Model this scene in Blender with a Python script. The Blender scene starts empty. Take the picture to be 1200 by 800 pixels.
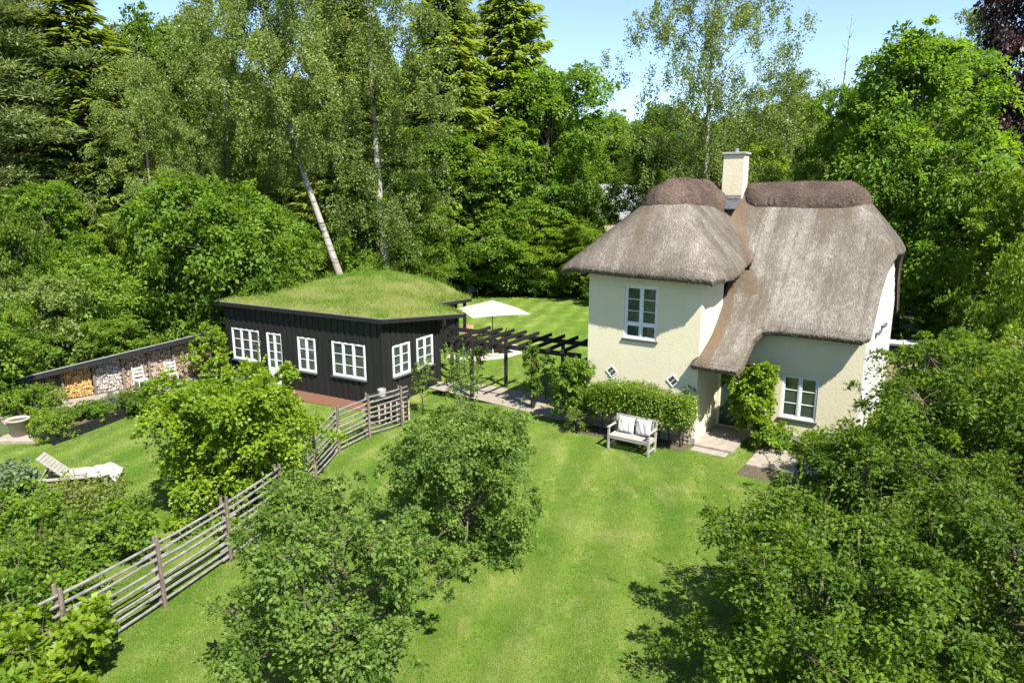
import bpy, math, random
import numpy as np
from mathutils import Vector, Matrix
from mathutils.geometry import delaunay_2d_cdt

S = bpy.context.scene
COL = S.collection
R = math.radians

# ------------------------------------------------------------------ camera, sky, sun, exposure
CAM_H, PITCH, FPX = 7.0, 12.0, 800.0
cam = bpy.data.cameras.new('camera')
cam.lens, cam.sensor_width = 24.0, 36.0
cam.clip_end = 3000
camo = bpy.data.objects.new('camera', cam)
camo.location = (0, 0, CAM_H)
camo.rotation_euler = (R(90 - PITCH), 0, 0)
COL.objects.link(camo)
S.camera = camo

SUN_AZ, SUN_EL = R(150), R(53)
world = bpy.data.worlds.new("World")
S.world = world
world.use_nodes = True
nt = world.node_tree
sky = nt.nodes.new('ShaderNodeTexSky')
sky.sky_type = 'NISHITA'
sky.sun_disc = False
sky.sun_elevation, sky.sun_rotation = SUN_EL, SUN_AZ
sky.air_density, sky.dust_density, sky.ozone_density = 0.85, 0.3, 2.0
nt.links.new(sky.outputs[0], nt.nodes['Background'].inputs[0])
nt.nodes['Background'].inputs[1].default_value = 0.09
sl = bpy.data.lights.new('sun', 'SUN')
sl.energy, sl.angle, sl.color = 5.0, R(0.53), (1.0, 0.95, 0.86)
so = bpy.data.objects.new('sun', sl)
so.rotation_euler = Vector((math.sin(SUN_AZ) * math.cos(SUN_EL), math.cos(SUN_AZ) * math.cos(SUN_EL), math.sin(SUN_EL))).to_track_quat('Z', 'Y').to_euler()
COL.objects.link(so)
S.view_settings.view_transform = 'Standard'
S.view_settings.look = 'None'
S.view_settings.exposure = 1.62
S.cycles.use_denoising = True
S.cycles.max_bounces = 8
S.cycles.diffuse_bounces = 6
S.cycles.glossy_bounces = 2
S.cycles.transmission_bounces = 4
S.cycles.transparent_max_bounces = 4

# ------------------------------------------------------------------ helpers
_th = R(PITCH)
CS, SN = math.cos(_th), math.sin(_th)


def ray(px, py):
    a, b = (px - 600) / FPX, (400 - py) / FPX
    return np.array([a, CS + b * SN, -SN + b * CS])


def G(px, py, z=0.0):
    """point on the horizontal plane z that was measured at that spot of the photograph"""
    d = ray(px, py)
    t = (z - CAM_H) / d[2]
    return np.array([0, 0, CAM_H]) + d * t


def AT(px, py, dist):
    """point measured at that spot, dist metres along the view axis"""
    return np.array([0, 0, CAM_H]) + ray(px, py) * dist


def sstep(x, a, b):
    t = np.clip((x - a) / (b - a), 0, 1)
    return t * t * (3 - 2 * t)


def gz(x, y):
    """the lawn dips a little round the black cabin"""
    d = np.sqrt(((x + 6.2) / 6.5) ** 2 + ((y - 24.0) / 4.5) ** 2)
    return -0.27 * (1 - sstep(d, 0.45, 1.0))


def prop(o, label=None, cat=None, group=None, kind=None):
    if label: o['label'] = label
    if cat: o['category'] = cat
    if group: o['group'] = group
    if kind: o['kind'] = kind
    return o


def link(o, parent=None):
    COL.objects.link(o)
    if parent is not None:
        o.parent = parent
    return o


def thing(name, label, cat, loc=(0, 0, 0), rz=0.0, group=None):
    o = bpy.data.objects.new(name, None)
    o.empty_display_size = 0.2
    o.location = loc
    o.rotation_euler = (0, 0, rz)
    link(o)
    return prop(o, label, cat, group)


def mesh_np(name, V, faces_idx, nv, mat=None, tint=None, smooth=False):
    """numpy -> mesh: V (n,3), faces_idx flat loops, nv verts per face"""
    me = bpy.data.meshes.new(name)
    V = np.ascontiguousarray(V, dtype=np.float32)
    L = np.ascontiguousarray(faces_idx, dtype=np.int32).ravel()
    nf = len(L) // nv
    me.vertices.add(len(V)); me.vertices.foreach_set('co', V.ravel())
    me.loops.add(len(L)); me.loops.foreach_set('vertex_index', L)
    me.polygons.add(nf)
    me.polygons.foreach_set('loop_start', np.arange(0, nf * nv, nv, dtype=np.int32))
    if smooth:
        me.polygons.foreach_set('use_smooth', np.ones(nf, dtype=bool))
    me.update(calc_edges=True)
    if tint is not None:
        a = me.attributes.new('tint', 'FLOAT', 'FACE')
        a.data.foreach_set('value', np.ascontiguousarray(tint, dtype=np.float32))
    if mat: me.materials.append(mat)
    return me


class MB:
    split = None
    """collects boxes, tubes, plates; builds ONE mesh object"""
    def __init__(s):
        s.v, s.f = [], []

    def add(s, vs, fs):
        o = len(s.v)
        s.v += [tuple(map(float, p)) for p in vs]
        s.f += [tuple(o + i for i in f) for f in fs]
        return s

    def box(s, x0, x1, y0, y1, z0, z1, M=None, bev=0.0):
        if bev > 0:
            b = min(bev, (x1 - x0) * .45, (y1 - y0) * .45, (z1 - z0) * .45)
            vs, idx = [], {}
            for sx in (0, 1):
                for sy in (0, 1):
                    for sz in (0, 1):
                        X, Y, Z = (x0, x1)[sx], (y0, y1)[sy], (z0, z1)[sz]
                        dx, dy, dz = b * (1 - 2 * sx), b * (1 - 2 * sy), b * (1 - 2 * sz)
                        idx[sx, sy, sz] = len(vs)
                        vs += [(X, Y + dy, Z + dz), (X + dx, Y, Z + dz), (X + dx, Y + dy, Z)]
            I = lambda a, k: idx[a] + k
            fs = []
            for q in (0, 1):
                f = [I((q, 0, 0), 0), I((q, 1, 0), 0), I((q, 1, 1), 0), I((q, 0, 1), 0)]; fs.append(f if q else f[::-1])
                f = [I((0, q, 0), 1), I((0, q, 1), 1), I((1, q, 1), 1), I((1, q, 0), 1)]; fs.append(f if q else f[::-1])
                f = [I((0, 0, q), 2), I((1, 0, q), 2), I((1, 1, q), 2), I((0, 1, q), 2)]; fs.append(f if q else f[::-1])
            for a in (0, 1):
                for c in (0, 1):
                    fs.append([I((0, a, c), 1), I((1, a, c), 1), I((1, a, c), 2), I((0, a, c), 2)])
                    fs.append([I((a, 0, c), 0), I((a, 1, c), 0), I((a, 1, c), 2), I((a, 0, c), 2)])
                    fs.append([I((a, c, 0), 0), I((a, c, 1), 0), I((a, c, 1), 1), I((a, c, 0), 1)])
            for k in idx: fs.append([idx[k], idx[k] + 1, idx[k] + 2])
        else:
            vs = [(x0, y0, z0), (x1, y0, z0), (x1, y1, z0), (x0, y1, z0), (x0, y0, z1), (x1, y0, z1), (x1, y1, z1), (x0, y1, z1)]
            fs = [(0, 3, 2, 1), (4, 5, 6, 7), (0, 1, 5, 4), (1, 2, 6, 5), (2, 3, 7, 6), (3, 0, 4, 7)]
        if M is not None:
            vs = [tuple(M @ Vector(p)) for p in vs]
        return s.add(vs, fs)

    def bar(s, p0, p1, w, h, bev=0.0, up=(0, 0, 1)):
        """square bar from p0 to p1, w across, h along up"""
        p0, p1 = Vector(p0), Vector(p1)
        d = (p1 - p0); L = d.length; d.normalize()
        up = Vector(up)
        if abs(d.dot(up)) > .98: up = Vector((0, 1, 0))
        sd = d.cross(up).normalized(); u2 = sd.cross(d)
        M = Matrix((( d.x, sd.x, u2.x, p0.x), (d.y, sd.y, u2.y, p0.y), (d.z, sd.z, u2.z, p0.z), (0, 0, 0, 1)))
        return s.box(0, L, -w / 2, w / 2, -h / 2, h / 2, M, bev)

    def tube(s, pts, rad, n=7, cap=True):
        pts = [Vector(p) for p in pts]
        if not hasattr(rad, '__len__'): rad = [rad] * len(pts)
        rings = []
        ref = Vector((0.3, 0.9, 0.2))
        o = len(s.v)
        for i, p in enumerate(pts):
            d = (pts[min(i + 1, len(pts) - 1)] - pts[max(i - 1, 0)])
            if d.length < 1e-9: d = Vector((0, 0, 1))
            d.normalize()
            a = d.cross(ref)
            if a.length < 1e-3: a = d.cross(Vector((1, 0, 0)))
            a.normalize(); b = d.cross(a)
            for k in range(n):
                t = 2 * math.pi * k / n
                s.v.append(tuple(p + (a * math.cos(t) + b * math.sin(t)) * rad[i]))
        for i in range(len(pts) - 1):
            for k in range(n):
                k2 = (k + 1) % n
                s.f.append((o + i * n + k, o + i * n + k2, o + (i + 1) * n + k2, o + (i + 1) * n + k))
        if cap:
            s.f.append(tuple(o + k for k in range(n))[::-1])
            s.f.append(tuple(o + (len(pts) - 1) * n + k for k in range(n)))
        return s

    def lathe(s, prof, n=24, c=(0, 0, 0)):
        o = len(s.v)
        for r, z in prof:
            for k in range(n):
                t = 2 * math.pi * k / n
                s.v.append((c[0] + r * math.cos(t), c[1] + r * math.sin(t), c[2] + z))
        for i in range(len(prof) - 1):
            for k in range(n):
                k2 = (k + 1) % n
                s.f.append((o + i * n + k, o + i * n + k2, o + (i + 1) * n + k2, o + (i + 1) * n + k))
        return s

    def prism(s, poly, z0, z1):
        n = len(poly)
        vs = [(p[0], p[1], z0) for p in poly] + [(p[0], p[1], z1) for p in poly]
        fs = [tuple(range(n))[::-1], tuple(range(n, 2 * n))] + [(i, (i + 1) % n, n + (i + 1) % n, n + i) for i in range(n)]
        return s.add(vs, fs)

    def build(s, name, mat, parent=None, smooth=False, loc=None):
        me = bpy.data.meshes.new(name)
        me.from_pydata(s.v, [], s.f)
        me.update()
        if smooth:
            me.polygons.foreach_set('use_smooth', np.ones(len(me.polygons), dtype=bool))
        if mat: me.materials.append(mat)
        o = bpy.data.objects.new(name, me)
        if loc is not None: o.location = loc
        return link(o, parent)


def share(name, me, parent, loc=(0, 0, 0), rot=(0, 0, 0), scale=None):
    o = bpy.data.objects.new(name, me)
    o.location, o.rotation_euler = loc, rot
    if scale is not None: o.scale = scale
    return link(o, parent)


# ------------------------------------------------------------------ materials
class NT:
    def __init__(s, name):
        s.m = bpy.data.materials.new(name); s.m.use_nodes = True
        s.t = s.m.node_tree; s.p = s.t.nodes['Principled BSDF']; s.out = s.t.nodes['Material Output']

    def n(s, typ, **kw):
        x = s.t.nodes.new(typ)
        for k, v in kw.items():
            if k.startswith('i_'):
                key = k[2:].replace('_', ' ')
                x.inputs[key].default_value = v
            else: setattr(x, k, v)
        return x

    def l(s, a, b): s.t.links.new(a, b)

    def coord(s, kind='Object', scale=(1, 1, 1)):
        tc = s.n('ShaderNodeTexCoord'); mp = s.n('ShaderNodeMapping')
        mp.inputs['Scale'].default_value = scale
        s.l(tc.outputs[kind], mp.inputs[0]); return mp.outputs[0]

    def noise(s, co, scale, detail=4, rough=.55):
        x = s.n('ShaderNodeTexNoise'); x.inputs['Scale'].default_value = scale
        x.inputs['Detail'].default_value = detail; x.inputs['Roughness'].default_value = rough
        s.l(co, x.inputs['Vector']); return x.outputs['Fac']

    def ramp(s, fac, stops):
        r = s.n('ShaderNodeValToRGB'); e = r.color_ramp.elements
        while len(e) < len(stops): e.new(0.5)
        for q, (p, c) in zip(e, stops):
            q.position = p; q.color = (*c, 1) if len(c) == 3 else c
        s.l(fac, r.inputs[0]); return r.outputs[0]

    def mix(s, fac, a, b, mode='MIX'):
        x = s.n('ShaderNodeMix', data_type='RGBA', blend_type=mode)
        for sock, val in ((x.inputs[0], fac), (x.inputs[6], a), (x.inputs[7], b)):
            if hasattr(val, 'is_output'): s.l(val, sock)
            elif isinstance(val, (int, float)): sock.default_value = val
            else: sock.default_value = (*val, 1)
        return x.outputs[2]

    def bump(s, h, strength=.3, dist=.02):
        b = s.n('ShaderNodeBump'); b.inputs['Strength'].default_value = strength; b.inputs['Distance'].default_value = dist
        s.l(h, b.inputs['Height']); s.l(b.outputs[0], s.p.inputs['Normal'])


def m_simple(name, c1, c2, scale=6, rough=.7, stretch=(1, 1, 1), bump=.2, spec=.4, metal=0, dist=.01):
    k = NT(name)
    co = k.coord('Object', stretch)
    n1 = k.noise(co, scale, 6, .65)
    k.l(k.ramp(n1, [(.3, c1), (.7, c2)]), k.p.inputs['Base Color'])
    k.p.inputs['Roughness'].default_value = rough
    k.p.inputs['Specular IOR Level'].default_value = spec
    k.p.inputs['Metallic'].default_value = metal
    if bump: k.bump(k.noise(co, scale * 4, 5), bump, dist)
    return k.m


def m_leaf(name, c1, c2, trans=.32, rough=.5, spec=.35, var=.14, tcol=None):
    """leaf colour runs with the per-leaf random 'tint' and a little per tree"""
    k = NT(name)
    at = k.n('ShaderNodeAttribute'); at.attribute_name = 'tint'
    col = k.mix(at.outputs['Fac'], c1, c2)
    oi = k.n('ShaderNodeObjectInfo')
    hs = k.n('ShaderNodeHueSaturation')
    mr = k.n('ShaderNodeMapRange'); mr.inputs[3].default_value = 1 - var; mr.inputs[4].default_value = 1 + var
    k.l(oi.outputs['Random'], mr.inputs[0]); k.l(mr.outputs[0], hs.inputs['Value']); k.l(col, hs.inputs['Color'])
    col = hs.outputs[0]
    k.l(col, k.p.inputs['Base Color'])
    k.p.inputs['Roughness'].default_value = rough
    k.p.inputs['Specular IOR Level'].default_value = spec
    tr = k.n('ShaderNodeBsdfTranslucent')
    k.l(k.mix(1.0, col, tcol or (1.95, 1.85, .75), 'MULTIPLY'), tr.inputs[0])
    ms = k.n('ShaderNodeMixShader'); ms.inputs[0].default_value = trans
    k.l(k.p.outputs[0], ms.inputs[1]); k.l(tr.outputs[0], ms.inputs[2]); k.l(ms.outputs[0], k.out.inputs[0])
    return k.m


M = {}
M['oak'] = m_leaf('oak_leaf', (0.04, 0.094, 0.01), (0.15, 0.24, 0.024), 0.46, .55, .18)
M['lime'] = m_leaf('bright_leaf', (0.085, 0.155, 0.008), (0.195, 0.28, 0.022), 0.46)
M['birch'] = m_leaf('birch_leaf', (0.076, 0.122, 0.02), (0.185, 0.24, 0.06), 0.44)
M['spruce'] = m_leaf('spruce_needle', (0.085, 0.135, 0.018), (0.205, 0.255, 0.042), 0.38, .6, .2)
M['pine'] = m_leaf('pine_needle', (0.07, 0.105, 0.038), (0.155, 0.19, 0.075), 0.26, .6, .2)
M['copper'] = m_leaf('copper_beech_leaf', (.026, .013, .014), (.070, .032, .030), .2, tcol=(1.6, .9, .8))
M['apple'] = m_leaf('apple_leaf', (0.042, 0.096, 0.013), (0.165, 0.24, 0.046), 0.44, .55, .18, .1)
M['maple'] = m_leaf('field_maple_leaf', (0.07, 0.14, 0.006), (0.195, 0.27, 0.014), 0.44, .5, .3, .08)
M['cherry'] = m_leaf('cherry_leaf', (.026, .066, .006), (.130, .198, .018), .44, .55, .18, .1)
M['hedge'] = m_leaf('hedge_leaf', (0.062, 0.128, 0.008), (0.18, 0.255, 0.018), 0.4, .5, .3, .1)
M['shrub'] = m_leaf('shrub_leaf', (0.046, 0.102, 0.01), (0.16, 0.24, 0.026), 0.46, .55, .18, .25)
M['sage'] = m_leaf('grey_green_leaf', (.06, .10, .05), (.13, .17, .085), .25, .6, .2, .1)
M['rose'] = m_leaf('rose_leaf', (0.06, 0.1, 0.014), (0.185, 0.222, 0.036), 0.4, .5, .3, .1)
M['petal'] = m_simple('white_petal', (.40, .38, .28), (.52, .50, .42), 20, .6, bump=0)
M['straw_grass'] = m_leaf('roof_grass', (.062, .160, .006), (.180, .220, .040), .3, .7, .2, 0)
M['lawn_grass'] = m_leaf('lawn_blade', (.052, .116, .009), (.185, .218, .060), .35, .6, .3, 0)

M['bark'] = m_simple('bark', (.05, .038, .028), (.14, .115, .09), 5, .9, (1, 1, .25), .6, .1, dist=.03)
M['twig'] = m_simple('dark_twig', (.035, .026, .02), (.08, .06, .045), 6, .9, bump=0)
M['bark_pine'] = m_simple('pine_bark', (.10, .05, .028), (.24, .12, .065), 5, .9, (1, 1, .3), .6, .1, dist=.03)
k = NT('birch_bark')
co = k.coord('Object', (1, 1, 3.2)); n1 = k.noise(co, 1.6, 6, .75); n2 = k.noise(k.coord('Object', (1, 1, .5)), .9, 4)
c = k.mix(k.ramp(n1, [(.50, (0, 0, 0)), (.60, (1, 1, 1))]), (.27, .255, .225), (.035, .03, .027))
k.l(k.mix(k.ramp(n2, [(.45, (0, 0, 0)), (.7, (1, 1, 1))]), c, (.17, .15, .125)), k.p.inputs['Base Color'])
k.p.inputs['Roughness'].default_value = .8; k.bump(n1, .4, .02); M['bark_birch'] = k.m

# thatch: weathered reed; the deck under the straw and the straws themselves
k = NT('reed_thatch')
co = k.coord('Object'); n1 = k.noise(co, 1.3, 5, .7); n2 = k.noise(co, 30, 3, .7)
c = k.ramp(n1, [(.3, (.105, .083, .062)), (.7, (.175, .146, .118))])
k.l(k.mix(.6, c, k.ramp(n2, [(.3, (.3, .3, .3)), (.7, (1, 1, 1))]), 'MULTIPLY'), k.p.inputs['Base Color'])
k.p.inputs['Roughness'].default_value = .95; k.p.inputs['Specular IOR Level'].default_value = .1; k.bump(n2, .4, .015); M['thatch'] = k.m


def m_straw(name, c1, c2, c3, c0=None):
    k = NT(name)
    at = k.n('ShaderNodeAttribute'); at.attribute_name = 'tint'
    k.l(k.ramp(at.outputs['Fac'], ([(0, c0), (.1, c1)] if c0 else [(0, c1)]) + [(.5, c2), (1, c3)]), k.p.inputs['Base Color'])
    k.p.inputs['Roughness'].default_value = .8; k.p.inputs['Specular IOR Level'].default_value = .25
    return k.m


M['straw'] = m_straw('weathered_reed', (.072, .058, .044), (.124, .112, .092), (.238, .220, .186), (.112, .070, .038))
M['heather'] = m_straw('heather_ridge', (.042, .029, .022), (.100, .070, .053), (.18, .135, .105))
# cream limewash
k = NT('cream_limewash')
co = k.coord('Object'); n1 = k.noise(co, .9, 6, .7); n2 = k.noise(co, 14, 4); n3 = k.noise(k.coord('Object', (3, 3, .35)), 2.2, 5)
c = k.ramp(n1, [(.3, (.50, .455, .315)), (.7, (.545, .50, .36))])
c = k.mix(k.ramp(n3, [(.60, (0, 0, 0)), (.85, (.5, .5, .5))]), c, (.36, .325, .235))
k.l(c, k.p.inputs['Base Color']); k.p.inputs['Roughness'].default_value = .9; k.p.inputs['Specular IOR Level'].default_value = .15
br = k.n('ShaderNodeTexBrick'); k.l(k.coord('Object', (1, 1, 1)), br.inputs[0])
k.bump(k.mix(.5, n2, n1), .4, .03); M['cream'] = k.m
M['white_board'] = m_simple('white_painted_board', (.50, .49, .46), (.60, .59, .56), 4, .6, (1, 1, .2), .1)
M['white_paint'] = m_simple('white_frame_paint', (.50, .52, .54), (.60, .61, .62), 8, .45, bump=.03)
M['grey_sill'] = m_simple('grey_sill', (.035, .042, .05), (.06, .068, .078), 8, .5, bump=.05)
M['black_board'] = m_simple('black_tarred_board', (.006, .006, .0065), (.015, .0145, .0145), 5, .6, (3, 3, .25), .5, .35)
M['black_timber'] = m_simple('black_stained_timber', (.007, .006, .006), (.018, .015, .014), 6, .65, (1, 1, 1), .4, .35)
M['felt'] = m_simple('roofing_felt', (0.059, 0.063, 0.066), (0.099, 0.102, 0.106), 7, .85, bump=.3)
M['zinc'] = m_simple('grey_metal_edge', (.30, .31, .32), (.42, .43, .44), 8, .4, bump=.02, metal=.6)
M['rail'] = m_simple('weathered_grey_rail', (.092, .087, .080), (.205, .195, .18), 7, .85, (1, 1, 1), .5, .2)
M['post_wood'] = m_simple('weathered_post', (.075, .058, .047), (.165, .132, .108), 7, .85, (1, 1, .3), .5, .2)
M['teak'] = m_simple('silvered_teak', (.19, .178, .16), (.30, .28, .255), 8, .75, (.4, 3, 3), .3)
M['lattice_wood'] = m_simple('lattice_wood', (0.277, 0.218, 0.132), (0.383, 0.310, 0.205), 8, .75, bump=.3)
M['log_pale'] = m_straw('fresh_split_logs', (0.294, 0.147, 0.042), (0.420, 0.238, 0.077), (0.504, 0.336, 0.140))
M['log_grey'] = m_straw('silver_split_logs', (0.154, 0.130, 0.108), (0.308, 0.269, 0.234), (0.420, 0.378, 0.336))
M['log_brown'] = m_straw('brown_split_logs', (0.140, 0.087, 0.059), (0.294, 0.210, 0.154), (0.392, 0.308, 0.238))
M['log_dark'] = m_straw('dark_split_logs', (0.077, 0.042, 0.028), (0.175, 0.098, 0.063), (0.266, 0.168, 0.112))
M['soil'] = m_simple('dark_soil', (.045, .032, .022), (.10, .075, .05), 9, .95, bump=.6, dist=.04)
M['gravel'] = m_simple('pale_gravel', (0.277, 0.251, 0.218), (0.409, 0.383, 0.343), 40, .95, bump=.6, dist=.02)
M['brown_gravel'] = m_simple('brown_gravel', (0.145, 0.099, 0.063), (0.238, 0.172, 0.119), 30, .95, bump=.6, dist=.02)
M['redbed'] = m_simple('red_brick_chips', (.075, .032, .018), (.15, .065, .035), 25, .95, bump=.6, dist=.02)
M['paver'] = m_simple('grey_paver', (0.145, 0.125, 0.102), (0.238, 0.205, 0.168), 5, .9, bump=.4)
M['sandstone'] = m_simple('sandstone_slab', (.165, .140, .112), (.255, .222, .182), 4, .9, bump=.4)
M['pot'] = m_simple('pale_fired_clay', (0.277, 0.231, 0.185), (0.370, 0.317, 0.264), 6, .85, bump=.2)
M['concrete'] = m_simple('chimney_cap_concrete', (0.185, 0.178, 0.158), (0.264, 0.257, 0.238), 9, .9, bump=.3)
M['slate'] = m_simple('dark_slate', (.035, .035, .038), (.075, .075, .08), 8, .6, bump=.3)
M['canvas'] = m_simple('parasol_canvas', (.25, .235, .21), (.30, .285, .255), 5, .9, bump=.05)
M['steel'] = m_simple('grey_steel', (.25, .25, .26), (.32, .32, .33), 9, .4, bump=0, metal=.7)
M['door'] = m_simple('dark_green_door', (.012, .030, .022), (.022, .046, .034), 6, .45, bump=.1)
M['brick'] = m_simple('red_brick', (.24, .10, .06), (.36, .18, .11), 9, .9, bump=.4)
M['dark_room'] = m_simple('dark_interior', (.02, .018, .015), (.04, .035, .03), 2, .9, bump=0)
M['blue'] = m_simple('blue_plastic', (.06, .10, .20), (.09, .14, .26), 6, .45, bump=0)
M['cloth'] = m_simple('white_cloth', (.26, .26, .255), (.34, .34, .33), 8, .9, bump=.2)
M['throw'] = m_simple('pale_pad', (0.363, 0.317, 0.238), (0.422, 0.376, 0.297), 8, .9, bump=.2)
M['tile_grey'] = m_simple('pale_roof_sheet', (.10, .105, .115), (.15, .155, .165), 3, .7, bump=.1)
M['tile_brown'] = m_simple('brown_roof_tiles', (.20, .11, .085), (.32, .19, .15), 5, .85, bump=.3)
M['house_tan'] = m_simple('tan_wall', (.22, .17, .12), (.29, .235, .165), 3, .9, bump=.1)
M['gold_wood'] = m_simple('brown_wood', (.16, .085, .045), (.28, .16, .09), 7, .7, bump=.2)
# cushions: white cotton with grey stripes woven across
k = NT('striped_cotton')
co = k.coord('Object'); sp = k.n('ShaderNodeSeparateXYZ'); k.l(co, sp.inputs[0])
def _band(c0, w):
    a = k.n('ShaderNodeMath', operation='SUBTRACT'); k.l(sp.outputs[0], a.inputs[0]); a.inputs[1].default_value = c0
    b = k.n('ShaderNodeMath', operation='ABSOLUTE'); k.l(a.outputs[0], b.inputs[0])
    d = k.n('ShaderNodeMath', operation='LESS_THAN'); k.l(b.outputs[0], d.inputs[0]); d.inputs[1].default_value = w
    return d.outputs[0]
c = (.46, .445, .41)
for c0, w_ in ((-.13, .010), (-.10, .004), (.10, .010), (.13, .004)):
    c = k.mix(_band(c0, w_), c, (.17, .165, .16))
k.l(c, k.p.inputs['Base Color']); k.p.inputs['Roughness'].default_value = .9; k.bump(k.noise(co, 60, 2), .2, .004)
M['cushion'] = k.m
# window glass: opaque pane reflecting sky, dim room behind painted into its colour
k = NT('window_glass')
k.p.inputs['Base Color'].default_value = (.035, .045, .042, 1); k.p.inputs['Roughness'].default_value = .03
k.p.inputs['Specular IOR Level'].default_value = .9; k.p.inputs['Coat Weight'].default_value = .6; k.p.inputs['Coat Roughness'].default_value = .02
k.bump(k.noise(k.coord('Object'), 2.2, 2), .04, .02); M['glass'] = k.m
# lawn
k = NT('lawn_turf')
co = k.coord('Object'); n1 = k.noise(co, .42, 7, .72); n2 = k.noise(k.coord('Object', (1, .45, 1)), 1.8, 6, .7); n3 = k.noise(co, 45, 4, .7)
c = k.ramp(n1, [(.32, (.055, .116, .010)), (.47, (.084, .146, .014)), (.58, (.118, .168, .026)), (.70, (.180, .204, .060))])
c = k.mix(k.ramp(n2, [(.52, (0, 0, 0)), (.70, (.8, .8, .8))]), c, (.215, .218, .072))
c = k.mix(.6, c, k.ramp(n3, [(.25, (.4, .45, .35)), (.7, (1.1, 1.1, 1.1))]), 'MULTIPLY')
wv = k.n('ShaderNodeTexWave'); wv.inputs['Scale'].default_value = .26; wv.inputs['Distortion'].default_value = 3.4; wv.inputs['Detail'].default_value = 2; wv.inputs['Detail Scale'].default_value = .6
mp = k.n('ShaderNodeMapping'); mp.inputs['Rotation'].default_value = (0, 0, R(14)); k.l(co, mp.inputs[0]); k.l(mp.outputs[0], wv.inputs[0])
c = k.mix(1.0, c, k.ramp(wv.outputs['Fac'], [(.1, (.82, .85, .82)), (.55, (.95, .95, .95)), (.9, (1.10, 1.06, 1.14))]), 'MULTIPLY')   # mown bands
k.l(c, k.p.inputs['Base Color']); k.p.inputs['Roughness'].default_value = .85; k.p.inputs['Specular IOR Level'].default_value = .15
k.bump(n3, .9, .03); M['lawn'] = k.m
k = NT('woodland_floor')
co = k.coord('Object'); n1 = k.noise(co, .5, 6, .7); n2 = k.noise(co, 12, 5, .7)
c = k.ramp(n1, [(.35, (.040, .034, .020)), (.55, (.045, .070, .016)), (.75, (.07, .115, .022))])
c = k.mix(.7, c, k.ramp(n2, [(.3, (.3, .3, .3)), (.7, (1.1, 1.1, 1.1))]), 'MULTIPLY')
k.l(c, k.p.inputs['Base Color']); k.p.inputs['Roughness'].default_value = .95; k.bump(n2, .8, .06); M['forest'] = k.m
M['turf_soil'] = m_simple('roof_turf', (.07, .085, .015), (.15, .14, .04), 5, .95, bump=.5, dist=.03)

# ------------------------------------------------------------------ ground and lawn
RNG = np.random.default_rng(7)


def sheet(name, xs, ys, z_off, mat, mask=None):
    X, Y = np.meshgrid(xs, ys, indexing='ij')
    Z = gz(X, Y) + z_off
    V = np.stack([X, Y, Z], -1).reshape(-1, 3)
    nx, ny = len(xs), len(ys)
    i, j = np.meshgrid(np.arange(nx - 1), np.arange(ny - 1), indexing='ij')
    a = (i * ny + j).ravel()
    F = np.stack([a, a + ny, a + ny + 1, a + 1], -1)
    if mask is not None:
        cx = (X[:-1, :-1] + X[1:, 1:]) / 2; cy = (Y[:-1, :-1] + Y[1:, 1:]) / 2
        F = F[mask(cx, cy).ravel()]
    o = bpy.data.objects.new(name, mesh_np(name, V, F, 4, mat, smooth=True))
    link(o); prop(o, kind='structure')
    return o


xs = np.concatenate([[-900, -400, -150, -70, -45], np.arange(-30, 26, .5), [35, 50, 70, 150, 400, 900]])
ys = np.concatenate([[-300, -100, -40, -15], np.arange(-4, 56, .5), [62, 72, 90, 130, 220, 500, 1500]])
sheet('ground', xs, ys, -0.03, M['forest'])
lawn_edge = lambda x, y: 0.8 * np.sin(y * .7 + 1.3) + .5 * np.sin(y * 1.9)


def lawn_mask(x, y):
    back = y < 52 + np.sin(x * .8) * 1.2
    left = x > np.where(y < 19.3, -16.5, np.where(y < 25, -16.5 + (y - 19.3) * .9 + 1.2, -8.5))
    right = x < np.where(y < 17, 13, np.where(y < 30, 19, 12 + np.sin(y) * 1.0))
    return back & left & right & (y > 2)


sheet('lawn', np.arange(-17, 21, .25), np.arange(2, 54, .25), 0.0, M['lawn'], lawn_mask)


def vnoise(x, y, s, seed=0):
    """cheap value noise on arrays"""
    r = np.random.default_rng(seed); tab = r.uniform(0, 1, (64, 64))
    x, y = x * s, y * s
    i, j = np.floor(x).astype(int), np.floor(y).astype(int); f, g = x - i, y - j
    f, g = f * f * (3 - 2 * f), g * g * (3 - 2 * g)
    q = lambda a, b: tab[a % 64, b % 64]
    return (q(i, j) * (1 - f) + q(i + 1, j) * f) * (1 - g) + (q(i, j + 1) * (1 - f) + q(i + 1, j + 1) * f) * g


def pt_in_poly(x, y, poly):
    inside = np.zeros(np.shape(x), bool)
    n = len(poly)
    for i in range(n):
        x0, y0 = poly[i]; x1, y1 = poly[(i + 1) % n]
        c = ((y0 > y) != (y1 > y)) & (x < (x1 - x0) * (y - y0) / (y1 - y0 + 1e-12) + x0)
        inside ^= c
    return inside


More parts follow.
